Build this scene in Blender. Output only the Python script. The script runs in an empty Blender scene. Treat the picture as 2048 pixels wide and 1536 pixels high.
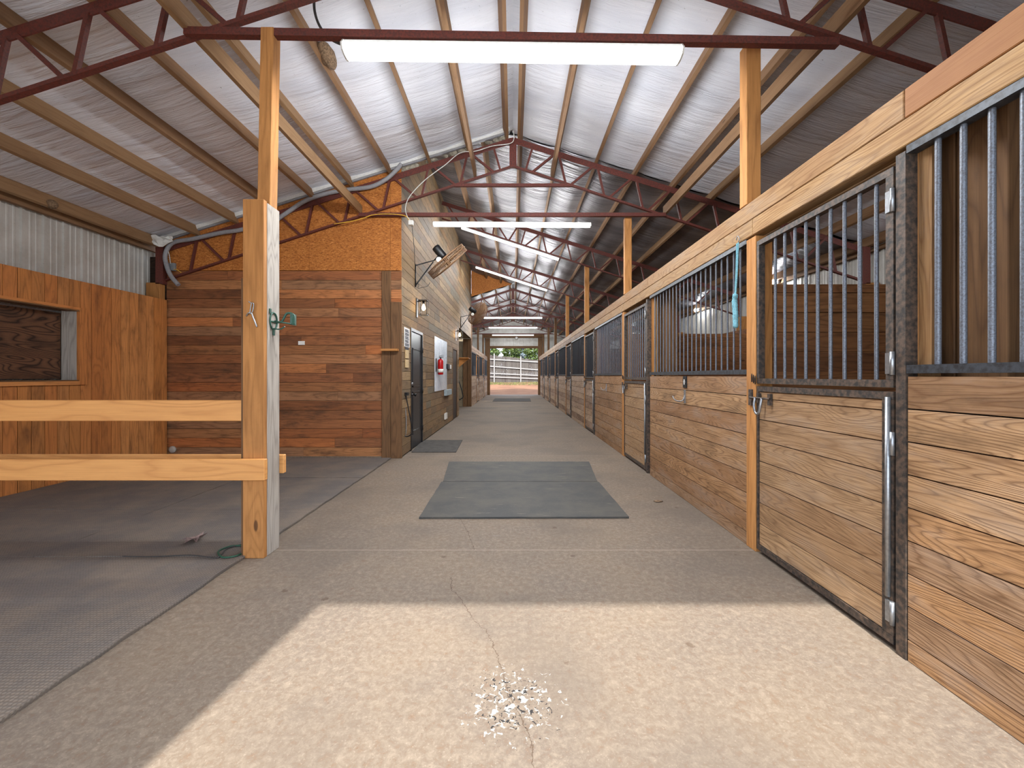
import bpy, bmesh, math, random
from mathutils import Vector, Matrix
R = random.Random(7)
C = bpy.context.scene.collection
scene = bpy.context.scene
PI = math.pi

# ------------------------------------------------------------------ camera
F = 830.0; U0 = 1026.0; V0 = 752.0; H = 1.30
cam_d = bpy.data.cameras.new('camera'); cam = bpy.data.objects.new('camera', cam_d); C.objects.link(cam)
cam.location = (0, 0, H); cam.rotation_euler = (PI/2, 0, 0)
cam_d.sensor_width = 36; cam_d.lens = 36*F/2048
cam_d.shift_x = -(U0-1024)/2048; cam_d.shift_y = -(768-V0)/2048
cam_d.clip_start = 0.05; cam_d.clip_end = 300
scene.camera = cam
def P(u, v, Y):                      # a photo pixel at depth Y -> world point
    s = Y/F
    return Vector(((u-U0)*s, Y, H+(V0-v)*s))

# ------------------------------------------------------------------ light
scene.view_settings.view_transform = 'Standard'; scene.view_settings.look = 'None'
scene.view_settings.gamma = 1; scene.view_settings.use_curve_mapping = False
scene.view_settings.exposure = 0.3
SKY = 5.0; SUN = 6.9; TUBE = 172.0; TUBE_FAR = 96.0; BULB = 70.0
world = bpy.data.worlds.new('world'); scene.world = world; world.use_nodes = True
wn = world.node_tree; wn.nodes.clear()
wo = wn.nodes.new('ShaderNodeOutputWorld'); wb = wn.nodes.new('ShaderNodeBackground')
ws = wn.nodes.new('ShaderNodeTexSky'); ws.sky_type = 'HOSEK_WILKIE'; ws.turbidity = 3.5; ws.ground_albedo = 0.4
ws.sun_direction = Vector((-0.083, -0.64, 0.766)).normalized()
wm = wn.nodes.new('ShaderNodeMix'); wm.data_type = 'RGBA'; wm.inputs[0].default_value = 0.55
wm.inputs[7].default_value = (0.86, 0.93, 1.06, 1)
wn.links.new(ws.outputs[0], wm.inputs[6]); wn.links.new(wm.outputs[2], wb.inputs[0])
wb.inputs[1].default_value = SKY; wn.links.new(wb.outputs[0], wo.inputs[0])
sun_d = bpy.data.lights.new('sun', 'SUN'); sun = bpy.data.objects.new('sun', sun_d); C.objects.link(sun)
sun_d.energy = SUN; sun_d.angle = math.radians(0.9); sun_d.color = (1.0, 0.975, 0.92)
sd = Vector((0.13, 1.0, -1.18)); sun.rotation_euler = sd.to_track_quat('-Z', 'Y').to_euler()
sun.location = (-2, -20, 25)
cy = scene.cycles
cy.use_denoising = True; cy.max_bounces = 10; cy.diffuse_bounces = 7; cy.glossy_bounces = 3
cy.transmission_bounces = 6; cy.sample_clamp_indirect = 12.0; cy.caustics_reflective = False; cy.caustics_refractive = False
cy.filter_width = 1.2; cy.use_adaptive_sampling = True; cy.adaptive_threshold = 0.02

# ------------------------------------------------------------------ materials
def lin(c):
    return tuple(((x/255)/12.92 if x/255 <= 0.04045 else ((x/255+0.055)/1.055)**2.4) for x in c)+(1,)
class NT:
    def __init__(s, name):
        s.m = bpy.data.materials.new(name); s.m.use_nodes = True; s.t = s.m.node_tree; s.t.nodes.clear()
        s.o = s.t.nodes.new('ShaderNodeOutputMaterial'); s.b = s.t.nodes.new('ShaderNodeBsdfPrincipled')
        s.t.links.new(s.b.outputs[0], s.o.inputs[0])
    def n(s, k, **kw):
        x = s.t.nodes.new('ShaderNode'+k)
        for a, b in kw.items(): setattr(x, a, b)
        return x
    def l(s, a, b): s.t.links.new(a, b)
    def val(s, inp, v):
        if hasattr(v, 'is_linked') or hasattr(v, 'links'): s.l(v, inp)
        else: inp.default_value = v
    def math(s, op, a, b=0.0, c=None, clamp=False):
        x = s.n('Math', operation=op); x.use_clamp = clamp
        s.val(x.inputs[0], a); s.val(x.inputs[1], b)
        if c is not None: s.val(x.inputs[2], c)
        return x.outputs[0]
    def comb(s, x, y, z=0.0):
        k = s.n('CombineXYZ'); s.val(k.inputs[0], x); s.val(k.inputs[1], y); s.val(k.inputs[2], z); return k.outputs[0]
    def noise(s, vec, scale=1.0, detail=2.0, rough=0.5, dist=0.0):
        k = s.n('TexNoise'); s.l(vec, k.inputs['Vector']); k.inputs['Scale'].default_value = scale
        k.inputs['Detail'].default_value = detail; k.inputs['Roughness'].default_value = rough
        k.inputs['Distortion'].default_value = dist; return k.outputs[0]
    def ramp(s, f, stops, interp='LINEAR'):
        k = s.n('ValToRGB'); k.color_ramp.interpolation = interp; e = k.color_ramp.elements
        while len(e) < len(stops): e.new(0.5)
        for q, (p, c) in zip(e, stops):
            q.position = p; q.color = c if len(c) == 4 else tuple(c)+(1,)
        s.l(f, k.inputs[0]); return k.outputs[0]
    def mix(s, f, a, b, mode='MIX'):
        k = s.n('Mix'); k.data_type = 'RGBA'; k.blend_type = mode
        s.val(k.inputs[0], f); s.val(k.inputs[6], a); s.val(k.inputs[7], b); return k.outputs[2]
    def mr(s, v, a, b, c=0.0, d=1.0, smooth=True):
        k = s.n('MapRange'); k.interpolation_type = 'SMOOTHSTEP' if smooth else 'LINEAR'
        s.val(k.inputs[0], v)
        for i, q in enumerate((a, b, c, d)): k.inputs[i+1].default_value = q
        return k.outputs[0]
    def bump(s, h, st=0.3, d=0.01):
        k = s.n('Bump'); k.inputs['Strength'].default_value = st; k.inputs['Distance'].default_value = d
        s.l(h, k.inputs['Height']); s.l(k.outputs[0], s.b.inputs['Normal'])
    def uv(s):
        k = s.n('UVMap'); x = s.n('SeparateXYZ'); s.l(k.outputs[0], x.inputs[0]); return x.outputs[0], x.outputs[1]
    def pos(s):
        k = s.n('TexCoord'); x = s.n('SeparateXYZ'); s.l(k.outputs['Object'], x.inputs[0]); return k.outputs['Object'], x.outputs
    def rnd(s):
        k = s.n('Attribute'); k.attribute_name = 'rnd'; return k.outputs['Fac']
    def fin(s, col, rough=0.6, metal=0.0, spec=0.5):
        s.val(s.b.inputs['Base Color'], col); s.val(s.b.inputs['Roughness'], rough)
        s.b.inputs['Metallic'].default_value = metal; s.b.inputs['Specular IOR Level'].default_value = spec
        return s.m
M = {}
def wood(name, tones, dark, rings=14.0, ring_amt=0.45, fib=0.25, stain=0.35, staincol=(45, 34, 26), knots=0.5, rough=0.72, bump=0.35, grey=0.0, streak=7.0):
    t = NT(name); u, v = t.uv(); r = t.rnd()
    base = t.ramp(r, [((i+0.5)/len(tones), lin(c)) for i, c in enumerate(tones)])
    vw = t.math('MULTIPLY', v, streak)
    n1 = t.noise(t.comb(t.math('MULTIPLY', u, 0.9), vw), 1.0, 1.5, 0.45)
    # knots pull the growth rings around them
    vo = t.n('TexVoronoi'); vo.feature = 'F1'; t.l(t.comb(t.math('MULTIPLY', u, 1.15), t.math('MULTIPLY', v, 3.2)), vo.inputs['Vector']); vo.inputs['Scale'].default_value = 1.0
    kd = vo.outputs['Distance']
    ksep = t.n('SeparateColor'); t.l(vo.outputs['Color'], ksep.inputs[0])
    ksel = t.math('LESS_THAN', ksep.outputs[0], knots)
    pull = t.math('MULTIPLY', t.math('MULTIPLY', t.mr(kd, 0.0, 0.35, 1.0, 0.0), 0.22), ksel)
    ph = t.math('MULTIPLY', t.math('ADD', n1, pull), rings)
    rg = t.math('PINGPONG', ph, 0.5)
    ringm = t.ramp(rg, [(0.0, (0, 0, 0)), (0.2, (0.12,)*3), (0.38, (0.5,)*3), (0.47, (1, 1, 1))])
    fibn = t.noise(t.comb(t.math('MULTIPLY', u, 3.0), t.math('MULTIPLY', v, 160.0)), 1.0, 2.0, 0.6)
    fm = t.mr(fibn, 0.36, 0.66)
    dk = lin(dark)
    c = t.mix(t.math('MULTIPLY', ringm, ring_amt), base, dk)
    c = t.mix(t.math('MULTIPLY', fm, fib), c, dk)
    st = t.noise(t.comb(t.math('MULTIPLY', u, 1.6), t.math('MULTIPLY', v, 5.0)), 1.0, 5.0, 0.65)
    c = t.mix(t.math('MULTIPLY', t.mr(st, 0.47, 0.72), stain), c, lin(staincol))
    sp = t.noise(t.comb(t.math('MULTIPLY', u, 9.0), t.math('MULTIPLY', v, 30.0)), 1.0, 4.0, 0.7); c = t.mix(t.math('MULTIPLY', t.mr(sp, 0.55, 0.75), stain*0.7), c, lin(staincol))
    if grey: c = t.mix(t.math('MULTIPLY', t.mr(st, 0.55, 0.3), grey), c, lin((150, 145, 138)))
    km = t.math('MULTIPLY', t.mr(kd, 0.035, 0.06, 1.0, 0.0), ksel)
    c = t.mix(t.math('MULTIPLY', km, 0.75), c, lin((52, 30, 16)))
    t.bump(t.math('ADD', t.math('MULTIPLY', ringm, 0.5), t.math('MULTIPLY', fibn, 0.7)), bump, 0.004)
    h = t.n('HueSaturation'); h.inputs['Saturation'].default_value = 1.0; h.inputs['Value'].default_value = 1.15; t.l(c, h.inputs['Color']); c = h.outputs[0]
    M[name] = t.fin(c, rough, 0, 0.3)
wood('stall_pine', [(139, 106, 75), (159, 121, 85), (176, 140, 101), (149, 111, 77), (171, 130, 89), (153, 121, 91)], (96, 64, 38), rings=26, ring_amt=0.65, stain=0.55, staincol=(70, 52, 38), knots=0.35, fib=0.35, grey=0.25)
wood('door_pine', [(160, 128, 94), (171, 139, 103), (154, 120, 86), (179, 145, 107)], (92, 62, 38), rings=20, ring_amt=0.45, stain=0.4, staincol=(84, 62, 44), knots=0.3, fib=0.45, grey=0.2)
wood('far_pine_glare', [(156, 126, 100), (178, 148, 120), (195, 168, 141), (141, 111, 88), (185, 158, 136)], (74, 52, 38), stain=0.6, staincol=(48, 36, 28), grey=0.35)  # whitish weathered boards, with the far doorway's glare brightened into the tones
wood('beam_pine', [(160, 127, 85), (171, 136, 92), (152, 118, 80)], (104, 70, 40), rings=18, ring_amt=0.5, fib=0.4, stain=0.4, staincol=(120, 80, 48), knots=0.3, grey=0.2)
wood('beam_redpine', [(142, 98, 61), (146, 102, 62)], (112, 68, 36), rings=6, ring_amt=0.25, stain=0.3, staincol=(120, 74, 44), knots=0.1)
wood('post_pine', [(182, 128, 74), (172, 118, 64), (190, 135, 79)], (120, 76, 36), rings=7, ring_amt=0.35, stain=0.3, staincol=(104, 66, 34), knots=0.2)
wood('rail_pine', [(214, 158, 96), (208, 150, 88)], (160, 100, 50), rings=7, ring_amt=0.35, fib=0.15, stain=0.12, staincol=(150, 96, 54), knots=0.35, rough=0.55)
wood('grey_timber', [(176, 168, 158), (166, 160, 152)], (96, 90, 84), rings=10, ring_amt=0.4, stain=0.3, staincol=(110, 100, 90), knots=0.3, grey=0.4)
wood('reclaimed', [(143, 92, 58), (169, 101, 58), (127, 89, 62), (184, 111, 62), (115, 74, 49), (196, 126, 75), (152, 111, 79), (162, 93, 51), (135, 84, 51), (176, 121, 77)], (54, 36, 24), rings=10, ring_amt=0.35, stain=0.6, staincol=(48, 38, 30), knots=0.45, fib=0.3)
wood('aisle_boards', [(134, 110, 79), (117, 95, 68), (147, 117, 80), (108, 92, 71), (138, 106, 69), (154, 128, 92), (121, 90, 58), (114, 103, 84)], (74, 54, 34), rings=10, ring_amt=0.3, stain=0.5, staincol=(66, 56, 44), knots=0.3, fib=0.3)
wood('pen_boards', [(196, 127, 69), (180, 112, 59), (204, 138, 79), (172, 114, 64), (190, 123, 64), (163, 110, 66)], (96, 58, 30), rings=8, ring_amt=0.35, stain=0.5, staincol=(74, 50, 34), knots=0.5)
wood('purlin', [(142, 110, 80), (132, 102, 74), (148, 117, 84)], (98, 66, 40), rings=6, ring_amt=0.25, stain=0.3, staincol=(92, 64, 44), knots=0.2)
wood('figured_ply', [(104, 70, 48), (96, 64, 44)], (26, 16, 10), rings=26, ring_amt=0.85, stain=0.6, staincol=(24, 18, 14), knots=0.5, streak=3.5)
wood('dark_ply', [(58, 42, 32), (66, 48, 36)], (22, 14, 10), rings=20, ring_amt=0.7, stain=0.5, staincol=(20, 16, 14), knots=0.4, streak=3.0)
wood('stall_inner', [(154, 105, 67), (139, 92, 57), (165, 117, 75), (130, 87, 57)], (66, 42, 28), rings=10, stain=0.55, staincol=(60, 42, 32), knots=0.3)
wood('brown_timber', [(112, 82, 54), (104, 74, 46)], (64, 42, 26), rings=8, stain=0.3, knots=0.2)
wood('fence_grey', [(81, 77, 73), (72, 66, 63), (89, 84, 79), (65, 59, 56)], (74, 66, 60), rings=8, stain=0.4, staincol=(70, 60, 54), knots=0.2, rough=0.9)

def plain(name, col, rough=0.5, metal=0.0, var=0.12, scale=30.0, spec=0.5, bump=0.0, col2=None, detail=3.0):
    t = NT(name); v, _ = t.pos(); n = t.noise(v, scale, detail, 0.6)
    a = lin(col); b = lin(col2) if col2 else tuple(x*(1-var*2) for x in a[:3])+(1,)
    c = t.mix(t.mr(n, 0.35, 0.7), a, b)
    if bump: t.bump(n, bump, 0.005)
    M[name] = t.fin(c, rough, metal, spec); return t
plain('red_steel', (108, 50, 40), 0.6, 0.0, 0.2, 60, col2=(78, 42, 36), bump=0.15)
plain('rust_steel', (46, 43, 41), 0.6, 0.1, 0.2, 38, col2=(98, 80, 66), bump=0.25, detail=8)
plain('black_steel', (64, 68, 74), 0.5, 0.3, 0.2, 40, col2=(40, 40, 42), bump=0.1)
plain('bar_steel', (112, 119, 130), 0.38, 0.25, 0.2, 160, col2=(84, 84, 88), bump=0.1)
plain('bar_shaded', (50, 53, 60), 0.5, 0.2, 0.2, 160)  # bar steel darkened: shade of far grilles at a grazing angle, in the colour
plain('galv', (168, 172, 176), 0.35, 0.8, 0.1, 60)
plain('black_metal', (26, 26, 28), 0.4, 0.3, 0.1, 40)
plain('black_plastic', (22, 23, 26), 0.45)
plain('white_metal', (226, 226, 222), 0.45, 0, 0.05)
plain('white_plastic', (232, 230, 224), 0.5, 0, 0.04)
plain('grey_pvc', (150, 150, 154), 0.5, 0, 0.08)
plain('grey_box', (138, 144, 148), 0.5, 0.1, 0.08)
plain('blue_grey_box', (160, 176, 182), 0.5, 0.1, 0.08)
plain('red_paint', (184, 24, 30), 0.3, 0, 0.05)
plain('green_paint', (52, 92, 78), 0.4, 0.1, 0.15)
plain('blue_rope', (122, 180, 196), 0.85, 0, 0.2, 90)
plain('yellow_cord', (226, 178, 60), 0.6)
plain('white_cable', (214, 214, 208), 0.6)
plain('dark_cable', (60, 58, 56), 0.6)
plain('green_cord', (38, 84, 62), 0.6)
plain('nest_mud', (138, 112, 86), 0.95, 0, 0.3, 60, bump=0.8)
plain('leaf_brown', (140, 118, 112), 0.9, 0, 0.2)
plain('paper', (228, 228, 226), 0.8, 0, 0.03)
plain('print_ink', (70, 74, 84), 0.8)
plain('door_black', (34, 34, 38), 0.35, 0.0, 0.2, 12, bump=0.1)
plain('sticker', (206, 178, 132), 0.7)
plain('tan_ply', (150, 134, 108), 0.8, 0, 0.15, 5)
plain('fan_tan', (138, 104, 74), 0.6, 0.1, 0.15)
plain('white_fence', (150, 146, 142), 0.8, 0, 0.15)
plain('bark', (84, 66, 52), 0.9, 0, 0.3, 20, bump=0.5)
plain('leaf_green', (92, 108, 44), 0.7, 0, 0.4, 3, col2=(52, 74, 30))
plain('leaf_pale', (126, 138, 146), 0.7, 0, 0.3, 3, col2=(120, 134, 134))
plain('grass', (120, 124, 70), 0.9, 0, 0.3, 6)
plain('insul_torn', (176, 168, 150), 0.9, 0, 0.3, 20, bump=0.5)
plain('roof_metal', (120, 122, 120), 0.5, 0.5, 0.1)
plain('gravel', (208, 207, 204), 0.95, 0, 0.2, 4, bump=0.5)  # paled so the unseen front yard bounces daylight up to the ceiling
plain('dust_mat', (76, 72, 68), 0.9, 0, 0.2, 8, bump=0.3)
plain('stall_bedding', (96, 78, 60), 0.95, 0, 0.3, 10, bump=0.5)

def rubber(name, a, b, pat):
    t = NT(name); v, x = t.pos(); n = t.noise(v, 2.2, 6.0, 0.65); f = t.noise(v, 60, 3, 0.6)
    mp = t.n('Mapping'); mp.inputs['Scale'].default_value = (1.2, 6, 1); t.l(v, mp.inputs[0]); sc = t.noise(mp.outputs[0], 2.0, 5, 0.7)
    c = t.mix(t.mr(n, 0.35, 0.68), lin(a), lin(b)); c = t.mix(t.math('MULTIPLY', t.mr(sc, 0.6, 0.75), 0.5), c, lin((150, 136, 124)))
    c = t.mix(t.math('MULTIPLY', t.mr(f, 0.6, 0.8), 0.35), c, lin((140, 128, 118)))
    if pat:
        vo = t.n('TexVoronoi'); vo.inputs['Scale'].default_value = 55; vo.inputs['Randomness'].default_value = 0.15; t.l(v, vo.inputs['Vector'])
        d = t.mr(vo.outputs['Distance'], 0.2, 0.5); c = t.mix(t.math('MULTIPLY', d, 0.35), c, lin((40, 38, 38))); t.bump(d, 0.5, 0.004)
    else: t.bump(f, 0.3, 0.003)
    M[name] = t.fin(c, 0.75, 0, 0.35)
rubber('pen_rubber', (108, 102, 98), (130, 118, 106), True)
rubber('aisle_rubber', (66, 66, 65), (82, 79, 73), False)

def make_concrete():
    t = NT('concrete'); v, x = t.pos(); X, Y = x[0], x[1]
    n1 = t.noise(v, 1.1, 6, 0.62); n2 = t.noise(v, 30, 7, 0.75, 0.4); n3 = t.noise(v, 95, 4, 0.65); n4 = t.noise(v, 0.8, 4, 0.6)
    c = t.mix(t.mr(n1, 0.33, 0.68), lin((119, 105, 90)), lin((110, 99, 89)))
    c = t.mix(t.mr(n2, 0.42, 0.72), c, lin((138, 124, 108)))
    c = t.mix(t.math('MULTIPLY', t.mr(n2, 0.5, 0.28), 0.55), c, lin((119, 90, 66)))
    c = t.mix(t.math('MULTIPLY', t.mr(n3, 0.55, 0.75), 0.55), c, lin((167, 153, 136)))
    c = t.mix(t.math('MULTIPLY', t.mr(n3, 0.42, 0.25), 0.6), c, lin((91, 74, 59)))
    c = t.mix(t.math('MULTIPLY', t.mr(n4, 0.45, 0.66), 0.6), c, lin((100, 90, 81)))
    # stain spots
    vo = t.n('TexVoronoi'); vo.inputs['Scale'].default_value = 3.1; t.l(v, vo.inputs['Vector'])
    sp = t.math('ADD', vo.outputs['Distance'], t.math('MULTIPLY', t.math('SUBTRACT', n2, 0.5), 0.12))
    c = t.mix(t.math('MULTIPLY', t.mr(sp, 0.04, 0.075, 1, 0), 0.6), c, lin((87, 70, 55)))
    # the long crack, x as a curve of y
    fc = t.n('FloatCurve'); cu = fc.mapping.curves[0]
    pts = [(1066, 1536), (1062, 1480), (1040, 1430), (1015, 1390), (1008, 1350), (985, 1285), (972, 1262), (948, 1240), (920, 1195), (902, 1178), (905, 1130), (948, 1098), (935, 1062), (922, 1040)]
    wp = []
    for u_, v_ in pts:
        yy = H*F/(v_-V0); wp.append((yy, (u_-U0)*yy/F))
    y0, y1, x0, x1 = 1.3, 3.9, -0.6, 0.2
    for i, (yy, xx) in enumerate(wp):
        q = ((yy-y0)/(y1-y0), (xx-x0)/(x1-x0))
        if i == 0: cu.points[0].location = q
        elif i == len(wp)-1: cu.points[len(cu.points)-1].location = q
        else: cu.points.new(*q)
    for p in cu.points: p.handle_type = 'VECTOR'
    fc.mapping.update()
    yn = t.math('DIVIDE', t.math('SUBTRACT', Y, y0), y1-y0)
    t.l(yn, fc.inputs['Value'])
    xc = t.math('ADD', t.math('MULTIPLY', fc.outputs[0], x1-x0), x0)
    jit = t.math('MULTIPLY', t.math('SUBTRACT', t.noise(v, 26, 3, 0.7), 0.5), 0.05)
    d = t.math('ABSOLUTE', t.math('ADD', t.math('SUBTRACT', X, xc), jit))
    inr = t.math('MULTIPLY', t.math('GREATER_THAN', Y, 1.2), t.math('LESS_THAN', Y, 3.8))
    gap_ = t.math('SUBTRACT', 1.0, t.math('MULTIPLY', t.math('GREATER_THAN', Y, 2.68), t.math('LESS_THAN', Y, 3.1)))
    ck = t.math('MULTIPLY', t.math('MULTIPLY', t.mr(d, 0.0012, 0.003, 1, 0), inr), gap_)
    c = t.mix(t.math('MULTIPLY', ck, 0.75), c, lin((79, 62, 48)))
    # chipped patch with dark flecks
    dx = t.math('SUBTRACT', X, 0.0); dy = t.math('SUBTRACT', Y, 1.66)
    rr = t.math('SQRT', t.math('ADD', t.math('MULTIPLY', dx, dx), t.math('MULTIPLY', dy, dy)))
    near = t.mr(rr, 0.05, 0.24, 1, 0)
    cn = t.noise(v, 34, 3, 0.6, 0.8); inn = t.math('GREATER_THAN', near, 0.02)
    wh = t.math('MULTIPLY', t.math('GREATER_THAN', t.math('ADD', cn, t.math('MULTIPLY', near, 0.11)), 0.655), inn)
    c = t.mix(t.math('MULTIPLY', wh, 0.85), c, lin((160, 157, 152)))
    vo2 = t.n('VectorMath'); vo2.operation = 'ADD'; vo2.inputs[1].default_value = (3.7, 1.9, 0); t.l(v, vo2.inputs[0])
    bn = t.noise(vo2.outputs[0], 46, 2, 0.6, 1.2)
    bk = t.math('MULTIPLY', t.math('GREATER_THAN', t.math('ADD', bn, t.math('MULTIPLY', near, 0.13)), 0.725), inn)
    c = t.mix(bk, c, lin((44, 42, 42)))
    # saw-cut joints
    j = t.math('ABSOLUTE', t.math('SUBTRACT', t.math('PINGPONG', t.math('SUBTRACT', Y, 3.1), 1.83), 0.0))
    c = t.mix(t.math('MULTIPLY', t.mr(j, 0.002, 0.006, 1, 0), 0.6), c, lin((167, 153, 138)))
    # chalky scuffs
    mp = t.n('Mapping'); mp.inputs['Rotation'].default_value = (0, 0, 0.35); mp.inputs['Scale'].default_value = (0.8, 9, 1); t.l(v, mp.inputs[0])
    sc = t.noise(mp.outputs[0], 1.6, 4, 0.6)
    c = t.mix(t.math('MULTIPLY', t.mr(sc, 0.68, 0.76), 0.5), c, lin((157, 153, 151)))
    t.bump(t.math('ADD', n3, t.math('MULTIPLY', ck, -1.5)), 0.25, 0.004)
    M['concrete'] = t.fin(c, 0.8, 0, 0.3)
make_concrete()

def make_insul(name, base, base2, metal, rough, st, spk):
    t = NT(name); u, v = t.uv()
    a = t.noise(t.comb(t.math('MULTIPLY', u, 0.9), t.math('MULTIPLY', v, 9.0)), 1.0, 4.0, 0.65, 0.3)
    b = t.noise(t.comb(t.math('MULTIPLY', u, 0.5), t.math('MULTIPLY', v, 2.2)), 1.0, 3.0, 0.5)
    f = t.noise(t.comb(t.math('MULTIPLY', u, 9.0), t.math('MULTIPLY', v, 12.0)), 3.0, 3.0, 0.7)
    c = t.mix(t.mr(b, 0.3, 0.7), lin(base), lin(base2))
    c = t.mix(t.math('MULTIPLY', t.mr(f, 0.66, 0.74), spk), c, lin((70, 62, 54)))
    t.bump(t.math('ADD', a, t.math('MULTIPLY', b, 1.2)), st, 0.05)
    M[name] = t.fin(c, rough, metal, 0.4)
make_insul('vinyl', (238, 241, 250), (220, 224, 236), 0.0, 0.5, 0.7, 0.65)
make_insul('foil', (142, 138, 140), (104, 100, 104), 0.35, 0.42, 0.9, 0.4)

def make_osb():
    t = NT('osb'); u, v = t.uv(); vec = t.comb(u, v)
    cols = []
    for k, (rot, sc) in enumerate([(0.4, 1.0), (-0.7, 1.2), (1.5, 0.9)]):
        mp = t.n('Mapping'); mp.inputs['Rotation'].default_value = (0, 0, rot); mp.inputs['Scale'].default_value = (8*sc, 26*sc, 1); t.l(vec, mp.inputs[0])
        vo = t.n('TexVoronoi'); t.l(mp.outputs[0], vo.inputs['Vector']); s = t.n('SeparateColor'); t.l(vo.outputs['Color'], s.inputs[0]); cols.append(s.outputs[0])
    m = t.math('MULTIPLY', t.math('ADD', t.math('ADD', cols[0], cols[1]), cols[2]), 0.3333)
    n = t.noise(vec, 1.5, 4, 0.6)
    c = t.ramp(m, [(0.1, lin((122, 70, 30))), (0.4, lin((172, 104, 46))), (0.7, lin((196, 126, 62))), (0.95, lin((214, 150, 86)))])
    c = t.mix(t.math('MULTIPLY', t.mr(n, 0.5, 0.75), 0.4), c, lin((130, 76, 34)))
    sp = t.noise(vec, 22, 3, 0.6); c = t.mix(t.math('MULTIPLY', t.mr(sp, 0.66, 0.72), 0.6), c, lin((62, 38, 20)))
    t.bump(m, 0.3, 0.003); M['osb'] = t.fin(c, 0.7, 0, 0.3)
make_osb()
def make_siding(name, a, b):
    t = NT(name); v, x = t.pos(); n = t.noise(v, 3, 5, 0.6); f = t.noise(v, 90, 2, 0.5)
    c = t.mix(t.mr(n, 0.35, 0.7), lin(a), lin(b)); c = t.mix(t.math('MULTIPLY', t.mr(f, 0.68, 0.76), 0.6), c, lin((90, 84, 76)))
    M[name] = t.fin(c, 0.5, 0.15, 0.4)
make_siding('siding', (198, 196, 190), (178, 174, 166))
make_siding('galv_sheet', (206, 212, 218), (186, 192, 200))
M['galv_sheet'].node_tree.nodes['Principled BSDF'].inputs['Metallic'].default_value = 0.7
M['galv_sheet'].node_tree.nodes['Principled BSDF'].inputs['Roughness'].default_value = 0.25
def make_dirt():
    t = NT('dirt'); v, x = t.pos(); n = t.noise(v, 0.7, 6, 0.6); n2 = t.noise(v, 8, 5, 0.7)
    c = t.mix(t.mr(n, 0.35, 0.7), lin((112, 80, 62)), lin((128, 94, 72))); c = t.mix(t.math('MULTIPLY', t.mr(n2, 0.5, 0.75), 0.5), c, lin((132, 92, 68)))
    t.bump(n2, 0.5, 0.03); M['dirt'] = t.fin(c, 0.95, 0, 0.2)
make_dirt()
def emis(name, col, st):
    t = NT(name); t.b.inputs['Emission Color'].default_value = tuple(col)+(1,); t.b.inputs['Emission Strength'].default_value = st
    v, _ = t.pos(); t.noise(v, 5)
    M[name] = t.fin((0.8, 0.8, 0.8, 1), 0.5)
emis('tube_glow', (0.97, 0.985, 1.0), 5.0); emis('tube_glow_far', (0.97, 0.985, 1.0), 3.5); emis('bulb_warm', (1.0, 0.62, 0.25), BULB); emis('bulb_cool', (0.95, 0.97, 1.0), 130.0)
def make_glass():
    t = NT('lamp_glass'); g = t.n('BsdfGlass'); tr = t.n('BsdfTransparent'); mx = t.n('MixShader'); mx.inputs[0].default_value = 0.8
    g.inputs['Roughness'].default_value = 0.05; g.inputs['IOR'].default_value = 1.1
    t.l(g.outputs[0], mx.inputs[1]); t.l(tr.outputs[0], mx.inputs[2]); t.t.links.new(mx.outputs[0], t.o.inputs[0]); M['lamp_glass'] = t.m
make_glass()

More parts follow.
